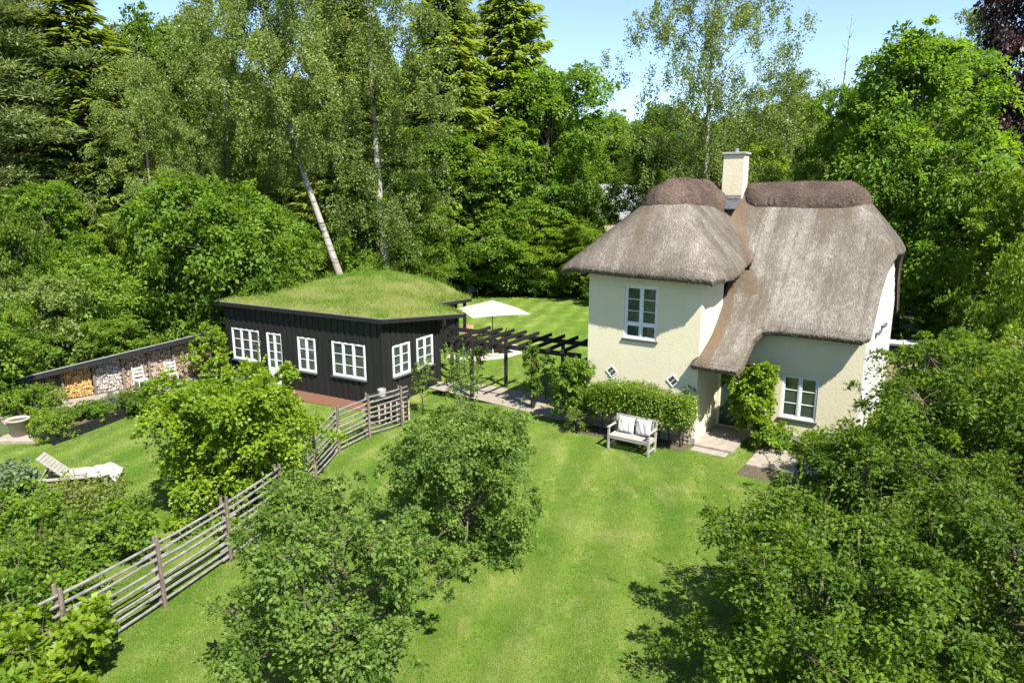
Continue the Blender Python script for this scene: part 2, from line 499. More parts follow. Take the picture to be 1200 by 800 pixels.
# blades of lawn grass: thickest near the camera, where they can be seen
def grass_blades(name, X, Y, Z, hgt, wid, mat, parent=None, seed=1, tint=None, lean=.6):
    r = np.random.default_rng(seed); n = len(X)
    a = r.uniform(0, 2 * np.pi, n); h = hgt * r.uniform(.5, 1.3, n)
    ca, sa = np.cos(a), np.sin(a)
    la = r.uniform(0, 2 * np.pi, n); ll = h * lean * r.uniform(.2, 1.2, n)
    B = np.stack([X, Y, Z], -1)
    side = np.stack([ca, sa, 0 * ca], -1) * (wid * r.uniform(.6, 1.2, n))[:, None]
    tip = B + np.stack([ll * np.cos(la), ll * np.sin(la), h], -1)
    V = np.stack([B - side, B + side, tip], 1).reshape(-1, 3)
    t = r.uniform(0, 1, n) if tint is None else np.clip(tint + r.normal(0, .17, n), 0, 1)
    o = bpy.data.objects.new(name, mesh_np(name, V, np.arange(3 * n), 3, mat, t))
    link(o, parent); prop(o, kind='stuff')
    return o


n = 900000
u1, u2 = RNG.uniform(0, 1, n), RNG.uniform(0, 1, n)
gy = 7.0 + 24 * u1 ** 1.6
gx = (u2 * 2 - 1) * 0.85 * gy
keep = lawn_mask(gx, gy)
gx, gy = gx[keep][:430000], gy[keep][:430000]
# slow colour drift of the sward: drier straw-green trails, mown bands
drift = .40 + 1.0 * (vnoise(gx, gy, .45, 30) - .5) + 1.1 * (vnoise(gx, gy * .6, 1.5, 31) - .5) + .5 * (vnoise(gx, gy, 4.5, 32) - .5) + .30 * np.sin((gx - .24 * gy) * 5.2 + .6 * np.sin(gy * .8))
for cx_, w_ in ((1.6, .35), (2.5, .3)):                           # two paler walked lines towards the door
    drift += .30 * np.exp(-((gx - cx_ - .22 * (gy - 12) - .15 * np.sin(gy)) / w_) ** 2) * sstep(gy, 8, 11) * (1 - sstep(gy, 16, 18))
go = grass_blades('grass', gx, gy, gz(gx, gy) - .004, .036 + 0 * gx, .0045 + .00030 * gy, M['lawn_grass'], seed=3, tint=drift, lean=.9)
prop(go, 'short mown grass growing over the garden lawn', 'grass')

# ------------------------------------------------------------------ heightfield sheets (thatch, turf)


def resample(poly, step):
    out = []
    n = len(poly)
    for i in range(n):
        a, b = np.array(poly[i], float), np.array(poly[(i + 1) % n], float)
        m = max(1, int(round(np.linalg.norm(b - a) / step)))
        for j in range(m): out.append(a + (b - a) * j / m)
    return np.array(out)


def chaikin(poly, it=2):
    p = np.array(poly, float)
    for _ in range(it):
        q = np.roll(p, -1, 0)
        p = np.stack([p * .75 + q * .25, p * .25 + q * .75], 1).reshape(-1, 2)
    return p


def hf(poly, zf, step=.14, thick=.3, inset=.06, skirt_z=None):
    """mesh arrays of a slab whose top follows zf over the outline poly"""
    ol = resample(poly, step)
    lo, hi = ol.min(0), ol.max(0)
    gx, gy = np.meshgrid(np.arange(lo[0] + step / 2, hi[0], step), np.arange(lo[1] + step / 2, hi[1], step), indexing='ij')
    gx, gy = gx.ravel(), gy.ravel()
    ins = pt_in_poly(gx, gy, [tuple(p) for p in ol])
    g = np.stack([gx[ins], gy[ins]], -1)
    d = np.min(np.linalg.norm(g[:, None] - ol[None], axis=2), 1)
    g = g[d > step * .55]
    co = [Vector(p) for p in np.concatenate([ol, g])]
    n = len(ol)
    vs, es, fs, *_ = delaunay_2d_cdt(co, [], [list(range(n))], 1, 1e-6)
    P = np.array([(v.x, v.y) for v in vs])
    T = np.array([f for f in fs if len(f) == 3], int)
    a, b, c = P[T[:, 0]], P[T[:, 1]], P[T[:, 2]]
    ar = (b[:, 0] - a[:, 0]) * (c[:, 1] - a[:, 1]) - (b[:, 1] - a[:, 1]) * (c[:, 0] - a[:, 0])
    T[ar < 0] = T[ar < 0][:, ::-1]
    top = np.column_stack([P, zf(P[:, 0], P[:, 1])])
    ec = {}
    for t in T:
        for q in range(3):
            e = (t[q], t[(q + 1) % 3]); ec[e] = 1
    bd = [e for e in ec if (e[1], e[0]) not in ec]
    bset = np.zeros(len(P), bool)
    for e in bd: bset[e[0]] = True
    bot = top.copy(); bot[:, 2] -= thick
    cen = P.mean(0)
    dirs = P - cen; dirs /= np.linalg.norm(dirs, axis=1)[:, None] + 1e-9
    bot[bset, :2] -= dirs[bset] * inset
    V = np.concatenate([top, bot]); m = len(P)
    F = [tuple(t) for t in T] + [tuple((t + m)[::-1]) for t in T]
    Q = [(e[1], e[0], e[0] + m, e[1] + m) for e in bd]
    return top, T, V, F, Q


def slab_obj(name, poly, zf, mat, parent, **kw):
    top, T, V, F, Q = hf(poly, zf, **kw)
    me = bpy.data.meshes.new(name); me.from_pydata([tuple(v) for v in V], [], F + Q); me.update()
    sm = np.zeros(len(me.polygons), bool); sm[:len(T)] = True
    me.polygons.foreach_set('use_smooth', sm)
    me.materials.append(mat)
    o = bpy.data.objects.new(name, me); link(o, parent)
    return o, top, T


def sample_tris(top, T, n, r):
    a, b, c = top[T[:, 0]], top[T[:, 1]], top[T[:, 2]]
    N = np.cross(b - a, c - a); ar = np.linalg.norm(N, axis=1); N /= ar[:, None]
    k = r.choice(len(T), n, p=ar / ar.sum())
    s, t = r.uniform(0, 1, n), r.uniform(0, 1, n); f = s + t > 1; s[f], t[f] = 1 - s[f], 1 - t[f]
    P = a[k] + (b - a)[k] * s[:, None] + (c - a)[k] * t[:, None]
    return P, N[k], ar.sum() / 2


def straws(name, P, N, D, L, W, lift, tint, mat, parent):
    n = len(P)
    S_ = np.cross(D, N); S_ /= np.linalg.norm(S_, axis=1)[:, None] + 1e-9
    w = (S_ * W[:, None]) / 2
    b = P + N * .004; t = P + D * L[:, None] + N * lift[:, None]
    V = np.stack([b - w, b + w, t + w * .5, t - w * .5], 1).reshape(-1, 3)
    o = bpy.data.objects.new(name, mesh_np(name, V, np.arange(4 * n), 4, mat, tint))
    link(o, parent); prop(o, kind='stuff'); return o


def smin(a, b, k):
    h = np.clip(.5 + .5 * (b - a) / k, 0, 1)
    return b + (a - b) * h - k * h * (1 - h)


def smax(a, b, k): return -smin(-a, -b, k)


# ------------------------------------------------------------------ windows
def wall_panel(mb, x0, x1, z0, z1, holes, y, depth, top=None):
    """wall face in the plane y with openings; reveals run back by depth"""
    X = sorted({x0, x1, *[h[0] for h in holes], *[h[1] for h in holes]})
    Z = sorted({z0, z1, *[h[2] for h in holes], *[h[3] for h in holes]})
    for i in range(len(X) - 1):
        for j in range(len(Z) - 1):
            cx, cz = (X[i] + X[i + 1]) / 2, (Z[j] + Z[j + 1]) / 2
            if any(h[0] < cx < h[1] and h[2] < cz < h[3] for h in holes): continue
            mb.add([(X[i], y, Z[j]), (X[i + 1], y, Z[j]), (X[i + 1], y, Z[j + 1]), (X[i], y, Z[j + 1])], [(0, 1, 2, 3)])
    for a, b, c, d in holes:
        q = [(a, y, c), (b, y, c), (b, y, d), (a, y, d)]; w = [(p[0], y + depth, p[2]) for p in q]
        mb.add(q + w, [(0, 4, 5, 1), (1, 5, 6, 2), (2, 6, 7, 3), (3, 7, 4, 0)])
    return mb


def window(parent, M4, w, h, cols, rows, transom=None, fr=.055, bar=.022, name='window', sill=True, bottom_panel=0.0, lo_rows=1):
    """casement window, lower left corner at the origin of M4 (x right, y inward, z up): frame, panes, sill"""
    mb = MB()
    B = lambda a, b, c, d, e, f: mb.box(a, b, c, d, e, f, M4, .006)
    B(0, fr, -.03, .05, 0, h); B(w - fr, w, -.03, .05, 0, h)
    B(fr + .001, w - fr - .001, -.028, .048, 0, fr); B(fr + .001, w - fr - .001, -.028, .048, h - fr, h)
    iw, cw = w - 2 * fr, (w - 2 * fr) / cols
    for i in range(1, cols):
        B(fr + i * cw - fr * .55, fr + i * cw + fr * .55, -.026, .046, fr + .001, h - fr - .001)
    cells = []
    z0 = fr
    if bottom_panel:
        B(fr + .001, w - fr - .001, -.015, .03, fr, bottom_panel); z0 = bottom_panel
    if transom:
        B(fr + .001, w - fr - .001, -.03, .05, transom - fr * .6, transom + fr * .6)
        cells = [(z0, transom - fr * .6, lo_rows), (transom + fr * .6, h - fr, rows)]
    else: cells = [(z0, h - fr, rows)]
    o = mb
    panes = []
    for i in range(cols):
        a = fr + i * cw + (fr * .55 if i else 0); b = fr + (i + 1) * cw - (fr * .55 if i < cols - 1 else 0)
        for c0, c1, nr in cells:
            # casement stiles
            B(a, a + .03, -.016, .034, c0, c1); B(b - .03, b, -.016, .034, c0, c1)
            B(a + .03, b - .03, -.015, .033, c0, c0 + .03); B(a + .03, b - .03, -.015, .033, c1 - .03, c1)
            rh = (c1 - c0) / nr
            for r in range(nr):
                if r: B(a + .03, b - .03, -.008, .026, c0 + r * rh - bar / 2, c0 + r * rh + bar / 2)
                panes.append((a + .02, b - .02, c0 + r * rh + .004, c0 + (r + 1) * rh - .004))
    win = mb.build(name, M['white_paint'], parent)
    r = random.Random(int(w * 1000 + h * 77 + cols))
    for a, b, c, d in panes:
        t = R(r.uniform(-1.2, 1.2)); t2 = R(r.uniform(-1.0, 1.0))
        cx, cz = (a + b) / 2, (c + d) / 2
        Mp = M4 @ Matrix.Translation((cx, .012, cz)) @ Matrix.Rotation(t, 4, 'Z') @ Matrix.Rotation(t2, 4, 'X')
        MB().box(-(b - a) / 2, (b - a) / 2, -.002, .002, -(d - c) / 2, (d - c) / 2, Mp).build('pane', M['glass'], win)
    if sill:
        MB().box(-.05, w + .05, -.10, .04, -.06, -.004, M4, .008).build('sill', M['grey_sill'], win)
    return win


def MX(x, y, z, rz=0):
    return Matrix.Translation((x, y, z)) @ Matrix.Rotation(R(rz), 4, 'Z')


# ================================================================== THATCHED HOUSE
HO = (5.22, 18.56, 0.0); HR = R(-34)
house = thing('house', 'cream thatched cottage with heather ridge and white chimney beside the lawn', 'house', HO, HR)
Mh = Matrix.Translation(HO) @ Matrix.Rotation(HR, 4, 'Z')
WL, DEP, MV, GU = -3.48, 8.6, 1.9, 3.9

# walls: front of the wing, its sides, the main front, the rear
mb = MB()
w1 = (-2.30, -1.28, 2.90, 4.47)
wall_panel(mb, WL, 0, -.3, 4.85, [w1], 0, .16)
mb.add([(0, 0, -.3), (0, MV, -.3), (0, MV, 4.9), (0, 0, 4.85)], [(0, 1, 2, 3)])
mb.add([(WL, DEP, -.3), (WL, 0, -.3), (WL, 0, 4.85), (WL, DEP, 4.85)], [(0, 1, 2, 3)])
mb.add([(0.2, DEP, -.3), (WL, DEP, -.3), (WL, DEP, 4.85), (0.2, DEP, 4.85)], [(0, 1, 2, 3)])
mb.build('wall', M['cream'], house)
mb = MB()
w2 = (1.86, 2.84, .70, 1.98); dr = (.10, .98, .12, 2.12)
wall_panel(mb, 0.0, GU, -.3, 3.5, [w2, dr], MV, .16)
mb.add([(GU, DEP, -.3), (.2, DEP, -.3), (.2, DEP, 3.4), (GU, DEP, 3.4)], [(0, 1, 2, 3)])
# gable end under the half hip
mb.add([(GU, MV, -.3), (GU, DEP, -.3), (GU, DEP, 3.45), (GU, 6.75, 5.15), (GU, 3.55, 5.15), (GU, MV, 3.5)], [(0, 1, 2, 3, 4, 5)])
mb.build('wall', M['cream'], house)
gb = MB()
for i in range(37):                                                # white boards on the gable, narrow
    v0 = MV + .02 + i * .18; v1 = v0 + .172
    if v1 > DEP: break
    top = min(5.05, 3.42 + (v0 - MV) * 1.0, 3.42 + (DEP - v1) * 1.0)
    gb.box(GU + .004, GU + .03 + .006 * (i % 3), v0, v1, .15, top)
o = gb.build('gable_cladding', M['white_board'], house); prop(o, kind='stuff')
MB().box(WL - .03, -.0 + .03, -.03, .0, -.3, .22).build('plinth', M['concrete'], house)
MB().box(1.15, GU + .03, MV - .03, MV, -.3, .22).build('plinth', M['concrete'], house)
for (v, z) in ((3.6, 3.15), (5.0, 3.15)):
    window(house, MX(GU + .06, v, z, 90) @ Matrix.Identity(4), .55, .5, 1, 1, sill=True)
window(house, MX(w1[0], .05, w1[2]), w1[1] - w1[0], w1[3] - w1[2], 2, 3, transom=.44)
window(house, MX(w2[0], MV + .05, w2[2]), w2[1] - w2[0], w2[3] - w2[2], 2, 3)
for x in (-2.65, -.72):                                            # the two diamond lights
    Md = Matrix.Translation((x, -.012, 1.82)) @ Matrix.Rotation(R(45), 4, 'Y')
    d = MB()
    for a, b, c, e in ((-.14, .14, .105, .14), (-.14, .14, -.14, -.105)): d.box(a, b, -.012, .03, c, e, Md, .005)
    for a, b in ((-.14, -.105), (.105, .14)): d.box(a, b, -.011, .029, -.104, .104, Md, .005)
    d.box(-.009, .009, -.004, .02, -.104, .104, Md)
    d = d.build('diamond_window', M['white_paint'], house)
    MB().box(-.103, .103, -.002, .006, -.103, .103, Md).build('pane', M['glass'], d)
# door with diagonal boards
dm = MB()
x0, x1, z0, z1 = dr
dm.box(x0 - .09, x0, MV - .03, MV + .12, z0 - .02, z1 + .09, None, .01); dm.box(x1, x1 + .09, MV - .03, MV + .12, z0 - .02, z1 + .09, None, .01)
dm.box(x0 + .001, x1 - .001, MV - .028, MV + .118, z1, z1 + .088, None, .01)
dm.build('door_frame', M['cream'], house)
door = MB().box(x0, x1, MV + .08, MV + .13, z0, z1).build('door', M['door'], house)
for i in range(16):                                                # boards in a chevron, each clipped to its half
    zc = z0 - .35 + i * .17
    for sx in (0, 1):
        a, b = (x0 + .02, (x0 + x1) / 2 - .006) if sx == 0 else ((x0 + x1) / 2 + .006, x1 - .02)
        rise = (b - a)
        za, zb = (zc, zc + rise) if sx == 1 else (zc + rise, zc)
        lo, hi = z0 + .02, z1 - .02
        q = [(a, za), (b, zb), (b, zb + .158), (a, za + .158)]
        q = [(x, min(max(z, lo), hi)) for x, z in q]
        if max(z for _, z in q) - min(z for _, z in q) < .03: continue
        MB().add([(x, MV + .062 , z) for x, z in q] + [(x, MV + .081, z) for x, z in q], [(0, 1, 2, 3), (0, 4, 5, 1), (1, 5, 6, 2), (2, 6, 7, 3), (3, 7, 4, 0)]).build('board', M['door'], door)
MB().tube([(x1 - .09, MV + .02, 1.1), (x1 - .2, MV + .02, 1.1)], .012).build('handle', M['steel'], door)
st = MB().box(.004, 1.12, -.08, MV + .05, -.2, .10, None, .02)
st.build('doorstep', M['sandstone'], house)
MB().box(.03, 1.02, -.42, -.085, -.2, .03, None, .02).build('doorstep', M['sandstone'], house)

# roof surfaces
RV, RZ = 5.2, 7.25


def front_z(v):
    d = np.maximum(0, 1.75 - v)
    d2 = np.minimum(d, 1.05)
    base = 3.62 + 1.055 * (v - 1.75)
    low = 3.62 - (1.055 * d2 - .30 * d2 ** 2) - .43 * np.maximum(0, d - 1.05)
    return np.where(v > 1.75, base, low)


def main_z(u, v):
    f = front_z(v); b = RZ + .0 - 1.055 * (v - RV)
    hip = RZ + .15 - 1.42 * (u - 2.85)
    z = smin(f, b, .5)
    z = np.where(u < -.3, smin(z, RZ + .35 + 1.3 * (u + .5), .6), z)
    return smin(z, hip, .75) + .08


def wing_z(u, v):
    a = 7.44 - np.where(u < -1.7, .96, 1.12) * np.sqrt((u + 1.7) ** 2 + .05)
    b = 4.94 + 1.32 * (v + .5)
    c = 4.72 + .76 * (9.1 - v)
    return smin(smin(a, b, 1.1), c, .9) + .1


def blend(u, v):
    w = sstep(v, 2.1, 3.2)
    A, B = wing_z(u, v), main_z(u, v)
    return A, B, smax(A, B, .5), w


def wing_roof(u, v):
    A, B, X, w = blend(u, v); return A * (1 - w) + X * w


def main_roof(u, v):
    A, B, X, w = blend(u, v); return B * (1 - w) + X * w


SEAM = .50
wing_ol = [(-4.48, .3), (-4.30, -.32), (-3.5, -.52), (-2, -.56), (-.1, -.58), (.40, -.44), (.60, .0), (.62, .8), (.56, 1.8), (SEAM, 2.6), (SEAM, 9.1), (-3.7, 9.1), (-4.42, 8.6), (-4.48, 4)]
main_ol = [(-.16, -.26), (.5, -.30), (1.12, -.28), (1.19, -.1), (1.16, .6), (1.15, 1.1), (1.32, 1.36), (1.7, 1.42), (3.0, 1.42), (3.9, 1.40), (4.06, 1.5), (4.08, 2.5), (4.14, 3.1), (4.24, 3.6), (4.30, 5.2), (4.24, 6.8), (4.14, 7.3), (4.08, 7.9), (4.06, 9.1), (SEAM, 9.1), (SEAM, 2.62), (.0, 2.6), (-.05, 1.95), (-.12, 1.0)]
rw = np.random.default_rng(11)


def thatch(poly, zf0, seed, nstraw):
    olr = resample(poly, .06)
    olr = olr[~((np.abs(olr[:, 0] - SEAM) < .13) & (olr[:, 1] > 1.9)) & ~((olr[:, 0] < .3) & (olr[:, 1] > 1.2) & (olr[:, 1] < 2.7) & (poly is main_ol))]

    def ed(u, v):
        return np.concatenate([np.min((a[:, None] - olr[None, :, 0]) ** 2 + (b[:, None] - olr[None, :, 1]) ** 2, 1) for a, b in zip(np.array_split(u, 60), np.array_split(v, 60)) if len(a)]) ** .5

    def zf(u, v):                                                  # the reed rolls over at the eave
        return zf0(u, v) - .11 * np.clip(1 - ed(u, v) / .20, 0, 1) ** 2.2
    ro, top, T = slab_obj('roof', poly, zf, M['thatch'], house, step=.085, thick=.13, inset=.12)
    r = np.random.default_rng(seed)
    P, N, area = sample_tris(top, T, nstraw, r)
    D = np.stack([N[:, 0] * N[:, 2], N[:, 1] * N[:, 2], -(N[:, 0] ** 2 + N[:, 1] ** 2)], -1)
    D /= np.linalg.norm(D, axis=1)[:, None] + 1e-6
    D += r.normal(0, .07, D.shape); D /= np.linalg.norm(D, axis=1)[:, None]
    u, v = P[:, 0], P[:, 1]
    # weather: reed greys unevenly, runs of brown below the ridge and down the valleys
    t = .5 + .33 * (vnoise(u, v, 1.1, 4) - .5) + .30 * (vnoise(u, v, 3.3, 5) - .5) + .22 * (vnoise(u, v, 11, 6) - .5)
    brown = np.exp(-((u + .3 - (4.2 - v) * .5) / .17) ** 2) * (v > 2.2) * (v < 4.8) * .62 + (poly is main_ol) * .50 * (1 - sstep(u, .05, .50)) * (v < 2.5)
    streak = .34 * sstep(vnoise(u + 40, v * .1 + P[:, 2] * .08, 3.4, 9), .5, .75) * sstep(P[:, 2], 5.4, 6.6)
    cat = .14 * (v < 1.3) * (u > -.2)
    across = np.where(np.abs(N[:, 0]) > np.abs(N[:, 1]), v, u); along = P[:, 2]
    comb = .30 * (vnoise(across * 13, along * .7, 1.0, 14) - .5) + .22 * (vnoise(across * 5, along * .45, 1.0, 15) - .5)
    t = t - brown - streak - cat * .6 + comb
    tint = np.clip(t + r.normal(0, .19, len(P)), 0, 1)
    straws('thatch', P, N, D, r.uniform(.035, .10, len(P)) * np.clip(ed(u, v) / .10, .2, 1), r.uniform(.008, .018, len(P)), r.uniform(.0, .004, len(P)), tint, M['straw'], house if False else ro)
    # cut ends that show along the eaves
    ol = resample(poly, .02)
    k = r.integers(0, len(ol), 9000); p2 = ol[k] + r.normal(0, .004, (9000, 2))
    hh = r.uniform(.0, .11, 9000)
    c = np.array(poly).mean(0); d2 = p2 - c; d2 /= np.linalg.norm(d2, axis=1)[:, None]
    z = zf(p2[:, 0], p2[:, 1]) - hh
    p2 = p2 - d2 * (hh * .8)[:, None]
    Dd = np.column_stack([d2 * .55, -np.ones(9000) * .6]) + r.normal(0, .12, (9000, 3)); Dd /= np.linalg.norm(Dd, axis=1)[:, None]
    Nn = np.column_stack([d2, np.ones(9000) * .3])
    straws('thatch', np.column_stack([p2, z]), Nn, Dd, r.uniform(.012, .03, 9000), r.uniform(.007, .014, 9000), np.zeros(9000), np.clip(r.normal(.35, .2, 9000), 0, 1), M['straw'], ro)
    return ro


thatch(wing_ol, wing_roof, 21, 100000)
thatch(main_ol, main_roof, 22, 140000)


def cap(poly, zbase, seed, n):
    ol = chaikin(poly, 2)
    olr = resample(ol, .05)
    def zf(u, v):
        d = np.min(np.sqrt((u[:, None] - olr[None, :, 0]) ** 2 + (v[:, None] - olr[None, :, 1]) ** 2), 1)
        e = np.clip(d / .22, 0, 1)
        return zbase(u, v) + .03 + .20 * np.sqrt(1 - (1 - e) ** 2) + .05 * (vnoise(u, v, 3, seed) - .5)
    o, top, T = slab_obj('ridge_cap', ol, zf, M['thatch'], house, step=.09, thick=.18, inset=.0)
    o.data.materials[0] = M['heather_deck']
    r = np.random.default_rng(seed)
    P, N, a = sample_tris(top, T, n, r)
    D = r.normal(0, 1, P.shape); D -= N * (D * N).sum(1)[:, None] * .75; D /= np.linalg.norm(D, axis=1)[:, None]
    tint = np.clip(.45 + .5 * (vnoise(P[:, 0], P[:, 1], 3, seed + 1) - .5) + r.normal(0, .2, n), 0, 1)
    straws('heather', P, N, D, r.uniform(.03, .065, n), r.uniform(.006, .013, n), r.uniform(.0, .02, n), tint, M['heather'], o)


M['heather_deck'] = m_simple('heather_mass', (.045, .03, .022), (.105, .07, .052), 22, .95, bump=.8, dist=.03)
cap([(-.42, RV - .66), (.9, RV - .64), (2.0, RV - .68), (2.95, RV - .64), (3.25, RV - .4), (3.33, RV), (3.25, RV + .4), (3.0, RV + .65), (1, RV + .65), (-.42, RV + .65)], main_roof, 31, 26000)
cap([(-2.38, 1.35), (-2.28, 1.0), (-1.9, .86), (-1.4, .9), (-1.08, 1.25), (-1.0, 2.2), (-.98, 3.5), (-.72, 4.2), (-.95, RV - .5), (-1.3, RV + .15), (-2.2, RV + .15), (-2.35, 3.5)], wing_roof, 32, 26000)

# chimney
ch = MB()
cx0, cx1, cy0, cy1 = -1.16, -.46, 4.8, 5.30
ch.box(cx0, cx1, cy0, cy1, 6.2, 8.32, None, .015)
ch = ch.build('chimney', M['cream'], house)
MB().box(cx0 - .05, cx1 + .05, cy0 - .05, cy1 + .05, 8.32, 8.40, None, .015).build('chimney_cap', M['concrete'], ch)
MB().lathe([(.08, 0), (.08, .13), (.065, .13)], 12, ((cx0 + cx1) / 2, (cy0 + cy1) / 2, 8.4)).build('flue', M['steel'], ch)
for i in range(4):
    v = cy0 - .08 - i * .19
    z = float(main_roof(np.array([-.80]), np.array([v]))[0]) + .10
    Mq = Matrix.Translation((-.80 + .02 * i, v, z + .03)) @ Matrix.Rotation(R(30), 4, 'X')
    MB().box(-.33, .31, -.14, .14, -.02, .02, Mq, .006).build('slate', M['slate'], ch)

# lattice on the wall either side of the bench
def lattice(x0, x1, z0, z1, label):
    t = thing('trellis', label, 'trellis', Mh @ Vector((x0, -.06, 0)), HR, 'timber lattices on the cottage wall')
    w = x1 - x0
    n = max(2, int(round(w / .13)))
    for i in range(n + 1):
        MB().box(i * w / n - .012, i * w / n + .012, -.012, .004, z0, z1).build('lath', M['lattice_wood'], t)
    m = int(round((z1 - z0) / .13))
    for j in range(m + 1):
        z = z0 + j * (z1 - z0) / m
        MB().box(-.02, w + .02, -.028, -.013, z - .012, z + .012).build('lath', M['lattice_wood'], t)


lattice(-.62, -.12, .05, 1.2, 'square timber lattice on the cream wall between bench and porch')
lattice(-3.2, -2.75, .05, 1.2, 'square timber lattice on the cream wall behind the bench, pergola side')

# ================================================================== BLACK CABIN
CO, CRZ = (-4.5, 23.1, 0.0), R(-29.4)
cabin = thing('cabin', 'black board cabin with white windows and a domed grass roof', 'cabin', CO, CRZ)
Mc = Matrix.Translation(CO) @ Matrix.Rotation(CRZ, 4, 'Z')
CL, CB = -8.1, 3.45
TOPZ = lambda y: 2.78 - .10 * max(0, y)
long_holes = [(-7.72, -6.15, .60, 1.87), (-5.73, -4.90, -.16, 1.86), (-4.07, -3.18, .56, 1.86), (-2.34, -.78, .60, 1.87)]
short_holes = [(.52, 1.50, .68, 1.82), (1.92, 2.92, .68, 1.84)]
core = MB()
wall_panel(core, CL, 0, -.4, 2.79, long_holes, .0, .14)
tmp = MB(); wall_panel(tmp, 0, CB, -.4, 2.45, short_holes, 0, .14)
core.add([(-p[1], p[0], p[2]) for p in tmp.v], tmp.f)
core.add([(CL, 9.0, -.4), (CL, 0, -.4), (CL, 0, 2.7), (CL, 9, 2.5)], [(0, 1, 2, 3)])
core.add([(0, CB, -.4), (-2.9, CB + .6, -.4), (-2.9, CB + .6, 2.4), (0, CB, 2.4)], [(0, 1, 2, 3)])
core.add([(-2.9, CB + .6, -.4), (-2.9, 9, -.4), (-2.9, 9, 2.3), (-2.9, CB + .6, 2.3)], [(0, 1, 2, 3)])
core.build('wall', M['black_board'], cabin)
# boards, one object each, cut round the openings
rb = random.Random(5)


def boards(x_from, x_to, holes, ztop, to_local, bw=.152):
    x = x_from; i = 0
    while x < x_to - .02:
        b = min(x + bw, x_to)
        segs = [(-.36, ztop((x + b) / 2))]
        for h in holes:
            if x < h[1] - .012 and b > h[0] + .012:
                ns = []
                for s0, s1 in segs:
                    if h[2] - .08 > s0: ns.append((s0, h[2] - .08))
                    if h[3] + .01 < s1: ns.append((h[3] + .01, s1))
                segs = ns
        th = .022 if i % 2 == 0 else .044
        j = rb.uniform(-.002, .003)
        for s0, s1 in segs:
            m = MB()
            over = -.012 if i % 2 else .0
            m.box(x + .004 + over, b - .004 - over, -th + j, -.003, s0, s1)
            m.v = [to_local(p) for p in m.v]
            m.build('board', M['black_board'], cabin)
        x += bw; i += 1


hl = [(a - .0, b + .0, c, d) for a, b, c, d in long_holes]
boards(CL, 0.03, hl, lambda x: 2.78, lambda p: p)
boards(.0, CB, short_holes, lambda y: TOPZ(y) - .01, lambda p: (-p[1], p[0], p[2]))
cols = {0: (3, 3), 2: (2, 3), 3: (3, 3)}
for i, h in enumerate(long_holes):
    if i == 1:
        window(cabin, MX(h[0], -.01, h[2]), h[1] - h[0], h[3] - h[2], 2, 4, name='door', sill=False, bottom_panel=.62)
    else:
        window(cabin, MX(h[0], -.01, h[2]), h[1] - h[0], h[3] - h[2], cols[i][0], cols[i][1])
for h in short_holes:
    window(cabin, MX(.01, h[0], h[2], 90), h[1] - h[0], h[3] - h[2], 2, 3)
roof_ol = [(-8.32, -.20), (.20, -.20), (.50, 4.3), (-1.9, 4.8), (-2.35, 9.3), (-8.32, 9.3)]
rol = resample(roof_ol, .2)


def edge_d(x, y):
    return np.min(np.sqrt((x[:, None] - rol[None, :, 0]) ** 2 + (y[:, None] - rol[None, :, 1]) ** 2), 1)


def cab_top(x, y):
    return 2.86 - .105 * np.maximum(0, y) * np.clip((x + 8) / 8, .35, 1)


def turf_z(x, y):
    d = edge_d(x, y)
    dome = np.exp(-((np.abs(x + 4.7) / 4.0) ** 2.4 + (np.abs(y - 5.9) / 4.2) ** 2.4))
    return cab_top(x, y) + .06 + .10 * sstep(d, 0, .5) + .80 * dome * sstep(d, -.1, .9 + .9 * sstep(-x, 2.5, 4.5)) + .05 * (vnoise(x, y, 1.6, 3) - .5) * sstep(d, 0, .6)


ro, rtop, rT = slab_obj('roof', roof_ol, turf_z, M['turf_soil'], cabin, step=.22, thick=.10, inset=.0)
# fascia boards round the roof
fz = lambda x, y: float(cab_top(np.array([x]), np.array([y]))[0])
pts = roof_ol
for i in range(len(pts)):
    a, b = np.array(pts[i]), np.array(pts[(i + 1) % len(pts)])
    d = (b - a) / np.linalg.norm(b - a); nrm = np.array([d[1], -d[0]])
    a2, b2 = a + nrm * .02 - d * .02, b + nrm * .02 + d * .02
    za, zb = fz(*a), fz(*b)
    q = []
    for (p, z) in ((a2, za), (b2, zb)):
        for k2 in (0, .035):
            q += [(*(p + nrm * k2), z - .10), (*(p + nrm * k2), z + .04)]
    mb = MB().add(q, [(0, 1, 5, 4), (2, 6, 7, 3), (0, 2, 3, 1), (4, 5, 7, 6), (1, 3, 7, 5), (0, 4, 6, 2)])
    mb.build('fascia', M['black_board'], cabin)
    q = []
    for (p, z) in ((a2, za), (b2, zb)):
        for k2 in (-.02, .045):
            q += [(*(p + nrm * k2), z + .043), (*(p + nrm * k2), z + .06)]
    MB().add(q, [(0, 1, 5, 4), (2, 6, 7, 3), (0, 2, 3, 1), (4, 5, 7, 6), (1, 3, 7, 5), (0, 4, 6, 2)]).build('roof_edge', M['felt'], cabin)
# porch posts under the open rear corner, soffit boards on the overhang
for x, y in ((.36, 4.1), (-2.5, 9.0), (-2.3, 7.0), (-2.05, 5.1)):
    MB().box(x - .06, x + .06, y - .06, y + .06, -.4, fz(x, y) - .12).build('post', M['black_timber'], cabin)
